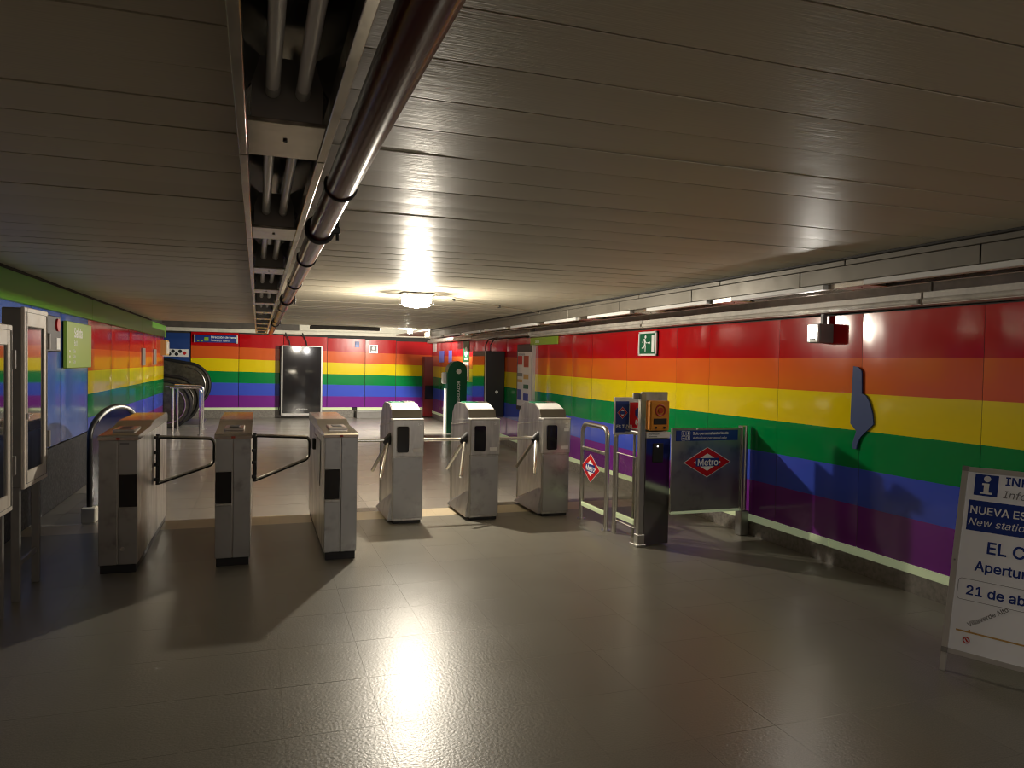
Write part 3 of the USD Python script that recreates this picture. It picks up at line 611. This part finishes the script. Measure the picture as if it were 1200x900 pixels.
# ---------------------------------------------------------------- information A-board
U, Nn = _n((0.40, -0.9165, 0)), _n((-0.9165, -0.40, 0)); V = _n(np.array((0, 0, 1.0)) - 0.262 * Nn); NF = np.cross(U, V); B0 = np.array((3.265, 2.80, 0.0))
t = thing('information_board', 'white information A-board with blue lettering standing by the right wall', 'sign board')
def onb(a, b, h=0.0): return B0 + U * a + V * b + NF * h
def slabuv(a0, a1, b0, b1, h0, h1):
    return mb().flat([(a0, b0), (a1, b0), (a1, b1), (a0, b1)], onb(0, 0, h0), U, V, h1 - h0)
WB = 0.65
fr = mb()
for a0, a1, b0, b1 in ((0, 0.028, 0.092, 1.04), (WB - 0.028, WB, 0.092, 1.04), (0.028, WB - 0.028, 0.092, 0.115), (0.028, WB - 0.028, 1.015, 1.04)): fr.tm(slabuv(a0, a1, b0, b1, -0.012, 0.010).mesh())
obj('frame', fr, 'alu_frame', t)
obj('poster', slabuv(0.028, WB - 0.028, 0.115, 1.015, -0.008, 0.002), 'board_white', t)
for a in (0.0, WB - 0.024): obj('leg', slabuv(a, a + 0.024, 0.0, 0.10, -0.014, 0.004), 'alu_frame', t)
# rear leaf of the A
U2 = U; V2 = _n(np.array((0, 0, 1.0)) + 0.262 * Nn); apex = onb(0, 1.035, -0.03); c0 = apex - V2 * (apex[2] / V2[2])
obj('rear_leaf', mb().flat([(0, 0.09), (WB, 0.09), (WB, 1.03), (0, 1.03)], c0, U2, V2, -0.012 if False else 0.012).flat([(0, 0), (0.024, 0), (0.024, 0.1), (0, 0.1)], c0, U2, V2, 0.012).flat([(WB - 0.024, 0), (WB, 0), (WB, 0.1), (WB - 0.024, 0.1)], c0, U2, V2, 0.012), 'alu_frame', t)
for b in (1.016, 0.09): obj('corner_cap', slabuv(0.0, 0.03, b, b + 0.026, -0.014, 0.013), 'grey_paint', t)
obj('snap_rivet', mb().tm(slabuv(0.010, 0.018, 0.55, 0.558, 0.009, 0.013).mesh()), 'grey_print', t)
bl = slabuv(0.062, 0.167, 0.898, 1.007, 0.002, 0.0026).tm(slabuv(0.046, WB - 0.03, 0.716, 0.871, 0.002, 0.0026).mesh())
obj('blue_print', bl, 'navy', t)
wi = mb().flat(disc(0.016, 20, 0.117, 0.986), onb(0, 0, 0.0028), U, V, 0.0006)
wi.flat([(0.096, 0.963), (0.128, 0.963), (0.128, 0.918), (0.142, 0.918), (0.142, 0.908), (0.090, 0.908), (0.090, 0.918), (0.105, 0.918), (0.105, 0.953), (0.096, 0.953)], onb(0, 0, 0.0028), U, V, 0.0006)
wi.text('NUEVA ESTACIÓN', 0.037, onb(0.052, 0.804, 0.0028), U, V, True, 0.0006).text('New station', 0.036, onb(0.050, 0.744, 0.0028), U, V + U * 0.2, False, 0.0006)
obj('white_lettering', wi, 'white_print', t)
nv = mb().text('INFORMACIÓN', 0.041, onb(0.195, 0.964, 0.0022), U, V, True, 0.0006).text('EL CASAR', 0.057, onb(0.143, 0.612, 0.0022), U, V, True, 0.0006)
nv.text('Apertura', 0.046, onb(0.102, 0.520, 0.0022), U, V, True, 0.0006).text('21 de abril', 0.045, onb(0.073, 0.395, 0.0022), U, V, True, 0.0006)
obj('blue_lettering', nv, 'navy', t)
gv = mb().text('Information', 0.038, onb(0.190, 0.899, 0.0022), U, V + U * 0.2, False, 0.0006)
vd = U * math.cos(math.radians(36)) + V * math.sin(math.radians(36)); gv.text('Villaverde Alto', 0.021, onb(0.108, 0.238, 0.0022), vd, V * math.cos(math.radians(36)) - U * math.sin(math.radians(36)), True, 0.0006)
gv.tube([onb(0.040 + x, 0.366 + y, 0.0024) for x, y in rrect(0.56, 0.104, 0.016)], 0.0012, 5, closed=True)
obj('grey_lettering', gv, 'grey_print', t)
obj('line_diagram', slabuv(0.053, WB - 0.04, 0.209, 0.217, 0.002, 0.0028).tm(slabuv(0.108, 0.116, 0.217, 0.226, 0.002, 0.0028).mesh()), 'ochre', t)
rg = mb().tube([onb(0.104 + 0.0135 * math.cos(a), 0.172 + 0.0135 * math.sin(a), 0.003) for a in np.linspace(0, 2 * math.pi, 24, endpoint=False)], 0.0026, 6, closed=True).flat([(-0.008, 0.006), (-0.003, 0.009), (0.008, -0.004), (0.003, -0.008)], onb(0.104, 0.172, 0.0022), U, V, 0.0008)
obj('red_symbol', rg, 'metro_red', t)

# ---------------------------------------------------------------- things on the right wall
t = thing('exit_sign', 'green emergency exit sign with a running figure in a white frame', 'exit sign')
EX = 4.18; Y0, Y1, Z0, Z1 = 7.68, 7.27, 1.62, 1.895
obj('sign_plate', mb().box(EX, EX + 0.02, Y1, Y0, Z0, Z1, 0.003), 'sign_green', t)
f = mb()
for a in ((Y1, Y0, Z0, Z0 + 0.022), (Y1, Y0, Z1 - 0.022, Z1), (Y1, Y1 + 0.022, Z0, Z1), (Y0 - 0.022, Y0, Z0, Z1)): f.box(EX - 0.014, EX + 0.02, *a, 0.003)
obj('sign_frame', f, 'white_paint', t)
O, uu, vv = (EX - 0.001, Y0, Z0), (0, -1, 0), (0, 0, 1)
fig = mb().flat(disc(0.019, 16, 0.148, 0.215), O, uu, vv)
for pts in ([(0.118, 0.195), (0.145, 0.190), (0.15, 0.13), (0.122, 0.125)], [(0.118, 0.195), (0.09, 0.18), (0.075, 0.15), (0.085, 0.146), (0.1, 0.168), (0.125, 0.18)], [(0.145, 0.155), (0.17, 0.14), (0.19, 0.145), (0.19, 0.155), (0.17, 0.152), (0.148, 0.172)],
            [(0.122, 0.13), (0.15, 0.13), (0.158, 0.10), (0.152, 0.045), (0.138, 0.045), (0.14, 0.095)], [(0.122, 0.13), (0.138, 0.128), (0.112, 0.085), (0.065, 0.082), (0.065, 0.095), (0.102, 0.097)],
            [(0.2, 0.14), (0.235, 0.14), (0.235, 0.128), (0.262, 0.147), (0.235, 0.166), (0.235, 0.154), (0.2, 0.154)], [(0.29, 0.045), (0.345, 0.045), (0.345, 0.232), (0.29, 0.232)]):
    fig.flat(pts, O, uu, vv)
obj('exit_pictogram', fig, 'white_print', t)

t = thing('emergency_spotlight', 'grey emergency light box with bright lamps on the red stripe', 'emergency light')
obj('light_box', mb().box(4.07, 4.2, 4.625, 4.755, 1.705, 1.852, 0.005), 'grey_paint', t)
obj('mount_stem', mb().box(4.14, 4.175, 4.67, 4.705, 1.85, 1.95, 0.003), 'grey_paint', t)
fp = obj('lamp_face', mb().box(4.055, 4.072, 4.63, 4.75, 1.71, 1.848, 0.003), 'white_paint', t)
obj('lamp_lens', mb().sphere((4.054, 4.70, 1.775), 0.032, 2, (0.5, 1, 1)), 'lamp_b', fp)
obj('upper_lens', mb().box(4.047, 4.056, 4.65, 4.735, 1.822, 1.842, 0.003), 'lamp_shell', fp)
obj('test_button', mb().box(4.048, 4.057, 4.66, 4.72, 1.726, 1.74, 0.002), 'black', fp)

tear = [(4.405, 1.529), (4.359, 1.523), (4.322, 1.492), (4.314, 1.33), (4.275, 1.315), (4.244, 1.277), (4.21, 1.19), (4.198, 1.113), (4.275, 1.045), (4.318, 1.008), (4.345, 0.955), (4.352, 0.918), (4.384, 0.914), (4.392, 0.95), (4.375, 1.0), (4.356, 1.05), (4.417, 1.102), (4.415, 1.268)]
tag(obj('torn_patch', mb().prism(tear, 4.188, 4.199, 'x'), 'tear_blue'), 'blue-grey finger-shaped bare patch where the striped vinyl is torn', 'patch')

t = thing('framed_poster', 'tall framed information poster on the right wall behind the last turnstile', 'poster')
PX_, ya, yb_, za, zb = 4.235, 11.35, 12.12, 0.79, 1.835
obj('poster_frame', mb().box(PX_, PX_ + 0.04, ya, yb_, za - 0.07, zb, 0.006), 'black', t)
obj('side_rail', mb().box(PX_ - 0.02, PX_ + 0.05, ya - 0.06, ya - 0.005, za - 0.05, zb + 0.02, 0.006), 'alu_frame', t)
obj('poster_sheet', mb().box(PX_ - 0.004, PX_, ya + 0.05, yb_ - 0.05, za, zb - 0.13), 'poster_art', t)
pr = {}
for k, (a, b, c, d, mt) in enumerate([(0.06, 0.28, 0.7, 0.85, 'metro_red'), (0.36, 0.6, 0.66, 0.85, 'ring_red'), (0.06, 0.3, 0.5, 0.56, 'grey_print'), (0.36, 0.6, 0.46, 0.54, 'ochre'), (0.06, 0.3, 0.40, 0.45, 'ochre'), (0.36, 0.6, 0.30, 0.37, 'sign_green'), (0.06, 0.26, 0.1, 0.28, 'poster_blue'), (0.36, 0.6, 0.1, 0.22, 'poster_blue')]):
    obj('printed_block', mb().box(PX_ - 0.006, PX_ - 0.003, yb_ - a, yb_ - b, za + c, za + d), mt, t)
obj('poster_heading', mb().text('Información', 0.04, (PX_ - 0.0045, yb_ - 0.09, zb - 0.19), (0, -1, 0), (0, 0, 1)), 'grey_print', t)

t = thing('green_wall_sign', 'dull green direction sign at the top of the right wall beyond the exit sign', 'sign')
obj('sign_board', mb().box(4.215, 4.235, 10.26, 11.42, 1.81, 1.93, 0.004), 'lime_sign', t)
obj('sign_text', mb().text('Salida', 0.05, (4.2145, 11.2, 1.845), (0, -1, 0), (0, 0, 1)), 'white_print', t)
# far advertising totem against the right wall
t = thing('wall_totem', 'black wall display with a reflecting glass face on the far right wall', 'display')
obj('case', mb().box(3.93, 4.30, 12.98, 13.86, 0.52, 1.73, 0.012), 'black', t)
obj('display_glass', mb().box(3.92, 3.934, 13.03, 13.81, 0.62, 1.64, 0.004), 'black_gloss', t)
obj('side_edge', mb().box(3.922, 3.94, 12.975, 13.0, 0.52, 1.73, 0.003), 'alu_frame', t)
obj('badge', mb().cyl((4.15, 12.985, 0.98), (4.15, 12.972, 0.98), 0.03, 16), 'white_paint', t)
for x in (4.05, 4.15): obj('feed_cable', mb().tube([(x, 13.4, 1.72), (x, 13.4, 1.85), (x + 0.03, 13.3, 1.95), (4.12, 12.9, 1.97)], 0.012, 8), 'cable', t)
# green defibrillator column
t = thing('defibrillator_column', 'tall green rounded defibrillator column with a white symbol, near the far corner', 'defibrillator')
gp = [(0, 0.0), (0.42, 0.0), (0.42, 1.3)] + [tuple(p[[0, 2]]) for p in arc((0.21, 0, 1.33), 0.21, 0, 90, 8, (1, 0, 0), (0, 0, 1))] + [(0.12, 1.52), (0.03, 1.42), (0.0, 1.3)]
gx0, gy0 = 3.80, 15.3
obj('column', mb().prism([(gx0 + x, z) for x, z in gp], gy0, gy0 + 0.28, 'y'), 'sign_green', t)
obj('white_side', mb().box(gx0 - 0.02, gx0 + 0.002, gy0 + 0.03, gy0 + 0.25, 0.0, 0.95, 0.004).box(gx0 - 0.09, gx0, gy0 + 0.05, gy0 + 0.2, 1.05, 1.3, 0.02), 'white_paint', t)
obj('column_symbol', mb().flat(disc(0.055, 18, 0.24, 1.32), (gx0, gy0 - 0.001, 0), (1, 0, 0), (0, 0, 1)), 'white_print', t)
obj('column_text', mb().text('DESFIBRILADOR', 0.06, (gx0 + 0.27, gy0 - 0.001, 0.45), (0, 0, 1), (-1, 0, 0), True), 'white_print', t)
t = thing('safety_sign', 'tall green and white safety sign on the right wall above the defibrillator column', 'sign')
obj('green_plate', mb().box(4.37, 4.385, 15.72, 16.18, 1.53, 1.98, 0.003), 'sign_green', t)
obj('white_plate', mb().box(4.37, 4.385, 15.72, 16.18, 1.10, 1.525, 0.003), 'white_paint', t)
obj('sign_symbol', mb().flat(disc(0.11, 18, 0.23, 0.22), (4.3695, 16.18, 1.53), (0, -1, 0), (0, 0, 1)).flat([(0.1, 0.05), (0.36, 0.05), (0.36, 0.09), (0.1, 0.09)], (4.3695, 16.18, 1.53), (0, -1, 0), (0, 0, 1)), 'white_print', t)
obj('plate_print', mb().box(4.367, 4.371, 15.85, 16.05, 1.28, 1.45).box(4.367, 4.371, 15.8, 16.1, 1.13, 1.2), 'ring_red', t)
for k, (ya, yb_, lab) in enumerate([(18.31, 18.84, 'small blue upright sticker on the far right wall, nearer the corner'), (17.24, 17.8, 'small blue upright sticker on the far right wall, next to the defibrillator column')]):
    tag(obj('wall_sticker', mb().box(xw(18) - 0.012, xw(18) - 0.004, ya, yb_, 1.51, 1.80, 0.002), 'sticker_blue'), lab, 'sticker', 'blue stickers on the far right wall')
tag(obj('wall_label', mb().box(xw(19.5) - 0.014, xw(19.5) - 0.002, 19.35, 19.72, 1.79, 2.02, 0.002), 'white_paint'), 'small white notice high in the far right corner', 'notice')

# ---------------------------------------------------------------- things on the far wall
t = thing('display_totem', 'black glass advertising display in a pale frame on the far wall', 'display')
DX0, DX1, DZ0, DZ1, DY = 0.58, 1.56, 0.08, 1.86, YB - 0.22
obj('case', mb().box(DX0 - 0.05, DX1, DY + 0.02, YB + 0.01, DZ0, DZ1, 0.01), 'black', t)
fr = mb()
for a in ((DX0 - 0.02, DX0 + 0.02, DZ0, DZ1), (DX1 - 0.02, DX1 + 0.02, DZ0, DZ1), (DX0, DX1, DZ1 - 0.02, DZ1 + 0.01), (DX0, DX1, DZ0 - 0.005, DZ0 + 0.06)): fr.box(a[0], a[1], DY - 0.015, DY + 0.03, a[2], a[3], 0.005)
obj('frame', fr, 'alu_frame', t)
obj('display_glass', mb().box(DX0 + 0.02, DX1 - 0.02, DY, DY + 0.02, DZ0 + 0.06, DZ1 - 0.02), 'black_gloss', t)
obj('maker_name', mb().text('JCDecaux', 0.045, (DX0 + 0.34, DY - 0.001, DZ0 + 0.13), (1, 0, 0), (0, 0, 1)), 'white_print', t)
for a in (0.2, 0.62): obj('feed_cable', mb().tube([(DX0 + a, YB - 0.08, DZ1 - 0.02), (DX0 + a - 0.02, YB - 0.05, 1.98), (DX0 + a - 0.12, YB - 0.07, 2.2)], 0.014, 8), 'cable', t)
t = thing('direction_sign', 'long dark blue direction sign with white lettering on the far wall', 'sign')
obj('sign_board', mb().box(-1.49, -0.50, YB - 0.04, YB, 1.90, 2.09, 0.004), 'navy', t)
obj('end_cap', mb().box(-1.50, -1.475, YB - 0.05, YB, 1.895, 2.095, 0.003).box(-0.515, -0.485, YB - 0.05, YB, 1.885, 2.095, 0.003), 'white_paint', t)
obj('sign_text', mb().text('Dirección de trenes', 0.05, (-1.12, YB - 0.0405, 2.01), (1, 0, 0), (0, 0, 1), True).text('Towards trains', 0.045, (-1.12, YB - 0.0405, 1.93), (1, 0, 0), (0, 0, 1)), 'white_print', t)
obj('sign_symbol', mb().box(-1.27, -1.17, YB - 0.044, YB - 0.04, 1.94, 2.03).box(-1.43, -1.39, YB - 0.044, YB - 0.04, 1.92, 1.95).box(-1.34, -1.30, YB - 0.044, YB - 0.04, 1.92, 1.95), 'lime_sign', t)
t = thing('line_sign', 'white band with black line number discs on the tall blue panel', 'sign')
obj('white_band', mb().box(-2.2, -1.63, YB - 0.02, YB - 0.01, 1.53, 1.72, 0.002), 'white_paint', t)
dots = mb()
for k, (x, z) in enumerate([(-2.06, 1.595), (-1.98, 1.665), (-1.90, 1.595), (-1.82, 1.665)]): dots.flat(disc(0.043, 18, x, z), (0, YB - 0.0205, 0), (1, 0, 0), (0, 0, 1))
obj('line_disc', dots, 'black', t)
obj('emblem', mb().flat([(-1.77, 1.62), (-1.72, 1.57), (-1.67, 1.62), (-1.72, 1.67)], (0, YB - 0.0205, 0), (1, 0, 0), (0, 0, 1)), 'metro_red', t)
t = thing('wall_plate', 'small blue plate high on the red stripe of the far wall', 'plate')
obj('plate', mb().box(2.43, 2.54, YB - 0.02, YB, 1.87, 2.02, 0.004), 'navy', t); obj('plate_foot', mb().box(2.44, 2.53, YB - 0.024, YB - 0.018, 1.88, 1.92), 'sticker_blue', t)
t = thing('framed_notice', 'small square framed pictogram on the red stripe of the far wall', 'notice')
obj('frame', mb().box(2.80, 3.03, YB - 0.03, YB, 1.715, 1.945, 0.006), 'alu_frame', t); obj('sheet', mb().box(2.825, 3.005, YB - 0.033, YB - 0.028, 1.74, 1.92), 'grey_print', t)
obj('pictogram', mb().flat(disc(0.045, 18, 2.915, 1.85), (0, YB - 0.0335, 0), (1, 0, 0), (0, 0, 1)).box(2.85, 2.98, YB - 0.035, YB - 0.033, 1.76, 1.79), 'white_print', t)
t = thing('hose_cabinet', 'tall dark red fire cabinet standing in the far corner', 'cabinet')
obj('cabinet_body', mb().box(4.24, 4.52, YB - 0.25, YB + 0.01, 0.03, 1.66, 0.008), 'red_gloss', t)
obj('cabinet_door', mb().box(4.255, 4.505, YB - 0.262, YB - 0.25, 0.92, 1.63, 0.005), 'red_gloss', t)
obj('door_window', mb().box(4.27, 4.49, YB - 0.266, YB - 0.26, 0.50, 0.88, 0.003), 'black_gloss', t)
t = thing('seat_ledge', 'low dark bench box at the foot of the far wall', 'bench')
obj('bench_top', mb().box(2.46, 4.0, YB - 0.30, YB - 0.02, 0.165, 0.20, 0.004), 'steel_dark', t); obj('bench_front', mb().box(2.46, 4.0, YB - 0.28, YB - 0.06, 0.0, 0.165, 0.004), 'grey_paint', t)
t = thing('roller_grille_box', 'long black grille box hung at the far end of the ceiling', 'grille')
obj('box_shell', mb().box(0.98, 2.36, 15.25, 15.5, 2.13, 2.2, 0.006), 'black', t)
for k in range(4): obj('slat', mb().box(1.0, 2.34, 15.238, 15.252, 2.138 + 0.015 * k, 2.146 + 0.015 * k), 'dark_header', t)
t = thing('emergency_lamp', 'bright emergency lamp at the far end of the ceiling', 'emergency light')
CX, CY, CZ = 3.02, 15.75, 2.17
obj('mount_box', mb().box(CX - 0.2, CX + 0.2, CY + 0.05, CY + 0.11, CZ + 0.03, CZ + 0.12, 0.006).box(CX - 0.02, CX + 0.02, CY + 0.0, CY + 0.07, CZ + 0.10, 2.62, 0.003), 'white_paint', t)
obj('lens', mb().sphere((CX, CY, CZ), 0.008, 1), 'lamp_shell', t)
bulb(t, (CX, CY, CZ), 0.0095, LAMP_C, (1.0, 0.93, 0.78))
obj('beam_shield', mb().box(CX - 0.013, CX + 0.10, CY - 0.040, CY - 0.018, CZ - 0.075, CZ + 0.09, 0.004).box(CX - 0.075, CX + 0.075, CY - 0.02, CY + 0.03, CZ + 0.05, CZ + 0.09, 0.004), 'white_paint', t)  # opaque plate added to keep lamp light off the gates and near floor
obj('pilot_lens', mb().box(CX - 0.01, CX + 0.095, CY - 0.045, CY - 0.039, CZ - 0.06, CZ + 0.06, 0.004), 'lamp_shell', t)
obj('lens_socket', mb().cyl((CX, CY, CZ + 0.006), (CX, CY, CZ + 0.05), 0.012, 14), 'white_paint', t)
C_ = np.array((CX, CY, CZ))
fl_ = [C_ + 0.15 * _n(d) for d in ((.5, 4.25, -.22), (1.45, 4.2, -.5), (1.33, -2.2, -.62), (1.33, -2.2, -2.2), (.95, 4.25, -1.62))]
obj('added_shade_flap', mb().tm(trimesh.convex.convex_hull(np.array(fl_ + [C_ + (p - C_) * 1.08 for p in fl_]))), 'black', t)  # added flap, shaped to throw the shadow in the far corner

# ---------------------------------------------------------------- left side: display cases, signs, hoop, escalator
def display_case(label, loc, H, paper):
    """origin: front lower corner of the case on the floor line; front faces +x"""
    t = thing('display_case', label, 'display case', None, loc)
    W, z0 = 0.52, 0.69; z1 = z0 + H; fx = 0.0
    obj('case_box', mb().box(-0.12, -0.012, 0.004, W - 0.004, z0 + 0.01, z1 - 0.005, 0.006), 'cabinet_grey', t)
    f = mb()
    for a in ((0.0, 0.07, z0, z1), (W - 0.085, W, z0, z1), (0.07, W - 0.085, z0, z0 + 0.10), (0.07, W - 0.085, z1 - 0.115, z1)): f.box(-0.02, fx, *a, 0.004)
    obj('door_frame', f, 'cabinet_frame', t)
    obj('inner_lip', mb().tube([(0.002, y, z) for y, z in [(0.03, z0 + 0.03), (W - 0.03, z0 + 0.03), (W - 0.03, z1 - 0.03), (0.03, z1 - 0.03)]], 0.004, 6, closed=True), 'cabinet_grey', t)
    obj('door_glass', mb().box(-0.016, -0.010, 0.07, W - 0.085, z0 + 0.10, z1 - 0.115), 'black_gloss', t)
    for z in (z0 + 0.20, z1 - 0.25): obj('hinge', mb().box(-0.03, 0.014, W - 0.004, W + 0.022, z, z + 0.11, 0.003), 'grey_paint', t)
    obj('door_lock', mb().box(0.0, 0.012, 0.035, 0.06, z0 + 0.42, z0 + 0.46, 0.003).cyl((0.004, 0.06, z0 + 0.44), (0.004, 0.15, z0 + 0.445), 0.004, 8), 'chrome', t)
    for y in (0.03, W - 0.06): obj('leg', mb().box(-0.08, -0.035, y, y + 0.04, 0.0, z0 + 0.02, 0.003), 'cabinet_grey', t)
    obj('leg_brace', mb().box(-0.066, -0.048, 0.06, W - 0.06, 0.20, 0.235, 0.003), 'cabinet_grey', t)
    return t
display_case('taller pale framed glass display case on grey legs by the left wall', (-1.325, 5.16, 0), 1.10, True)
display_case('lower pale framed glass display case cut by the left edge of the photo', (-1.325, 4.41, -0.08), 1.06, False)
for o_ in (): pass
t = thing('alarm_box', 'small dark call box with a red top on the left wall beside the display case', 'alarm')
obj('box', mb().box(-1.9, -1.80, 7.72, 8.20, 1.54, 1.87, 0.006), 'black', t)
obj('red_lamp', mb().cyl((-1.805, 8.05, 1.79), (-1.785, 8.05, 1.79), 0.06, 18), 'metro_red', t)
obj('white_label', mb().box(-1.802, -1.795, 8.02, 8.14, 1.56, 1.67), 'white_paint', t)
t = thing('way_out_sign', 'lime green way out sign with white lettering on the left wall', 'sign')
obj('sign_board', mb().box(-1.885, -1.845, 8.66, 9.82, 1.372, 1.86, 0.006), 'lime_sign', t)
U_ = (0, 1, 0)
s = mb().text('Salida', 0.10, (-1.8448, 8.95, 1.70), U_, (0, 0, 1), True).text('Exit', 0.06, (-1.8448, 8.95, 1.61), U_, (0, 0, 1))
for k in range(3): s.box(-1.846, -1.843, 8.74, 8.78, 1.54 - 0.055 * k, 1.56 - 0.055 * k).text('Calle', 0.035, (-1.8448, 8.9, 1.535 - 0.055 * k), U_, (0, 0, 1))
obj('sign_text', s, 'white_print', t)
t = thing('wall_bracket', 'tan junction box high on the end of the left wall', 'junction box')
obj('box_body', mb().box(XL, XL + 0.12, 16.7, 17.2, 1.55, 1.86, 0.008), 'ochre', t); obj('box_lid', mb().box(XL + 0.12, XL + 0.13, 16.75, 17.15, 1.58, 1.83, 0.004), 'ledge_paint', t)
for k, y in enumerate((14.1, 15.6)):
    tag(obj('wall_vent', mb().box(XL + 0.004, XL + 0.028, y, y + 0.35, 1.36, 1.66, 0.004), 'grey_paint'), ['narrow dark slot plate on the left striped wall, nearer one', 'narrow dark slot plate on the left striped wall, farther one'][k], 'vent', 'slot plates on the left wall')
t = thing('hoop_barrier', 'black hoop shaped barrier rail by the left ticket gate', 'barrier')
H = [(-1.43, 7.55, 0.0), (-1.43, 7.55, 0.76)] + [tuple(p) for p in arc((-1.33, 8.2, 0.76), 1.0, 180, 0, 20, (0.10, 0.65, 0), (0, 0, 0.25))] + [(-1.23, 8.85, 0.0)]
obj('hoop_tube', mb().tube(H, 0.024, 14), 'rubber', t)
obj('hoop_core', mb().tube([(p[0] + 0.010, p[1], p[2] - 0.008) for p in H[6:-1]], 0.020, 10), 'steel_dark', t)
sp = [(7.575, 0.06)] + [(p[1] + (0.02 if p[1] < 8.2 else -0.02), p[2] - 0.02) for p in H[1:-1]] + [(8.83, 0.06)]
sv = MB().prism(sp, 0, 0.006, 'x').mesh(); sv.vertices[:, 0] += -1.43 + 0.2 * (sv.vertices[:, 1] - 7.55) / 1.3
obj('added_smoked_panel', sv, 'glass_smoked', t)  # panel added to darken the hoop and shade the floor and wall behind
obj('post_foot', mb().box(-1.49, -1.37, 7.49, 7.61, 0.0, 0.14, 0.01), 'white_moulding', t)
# escalator: two balustrades with rounded newel ends coming out of an opening in the left wall
t = thing('escalator', 'escalator balustrades with rounded black handrail ends in the left far corner', 'escalator')
def newel(xe, y, zc, r):
    out = [(xe - r - 1.6, zc - r)] + [(xe - r + r * math.cos(a), zc + r * math.sin(a)) for a in np.linspace(-math.pi / 2, math.pi / 2, 18)] + [(xe - r - 1.6, zc + r + 0.28)]
    obj('balustrade', mb().prism(out, y - 0.03, y + 0.03, 'y'), 'escalator_panel', t)
    obj('handrail', mb().tube([(x, y, z) for x, z in out], 0.045, 10), 'rubber', t)
    inn = [(xe - r + (r - 0.10) * math.cos(a), zc + (r - 0.10) * math.sin(a)) for a in np.linspace(-math.pi / 2, math.pi / 2, 18)]
    obj('steel_edge', mb().tube([(x, y - 0.035, z) for x, z in inn], 0.012, 8), 'chrome', t)
newel(-1.36, 17.3, 0.50, 0.50); newel(-1.24, 17.75, 0.58, 0.50); newel(-1.10, 19.3, 0.86, 0.52)
obj('deck', mb().box(-2.3, -1.15, 17.5, 19.3, 0.0, 0.05, 0.004), 'steel_dark', t)
for k, (x, y) in enumerate(((-1.05, 15.6), (-1.10, 17.0))):
    t = thing('guide_rail', ['bent steel guide rail before the escalator, nearer one', 'bent steel guide rail before the escalator, farther one'][k], 'rail', 'guide rails before the escalator')
    P = [(x, y, 0), (x, y, 0.84)] + [tuple(p) for p in arc((x - 0.09, y, 0.84), 0.09, 0, 90, 8, (1, 0, 0), (0, 0, 1))] + [(x - 0.55, y + 0.08, 0.93)]
    obj('rail_tube', mb().tube(P, 0.026, 14).cyl((x - 0.5, y + 0.07, 0.93), (x - 0.5, y + 0.07, 0.0), 0.024, 12), 'chrome', t)
    obj('floor_flange', mb().cyl((x, y, 0), (x, y, 0.015), 0.055, 18), 'chrome', t)
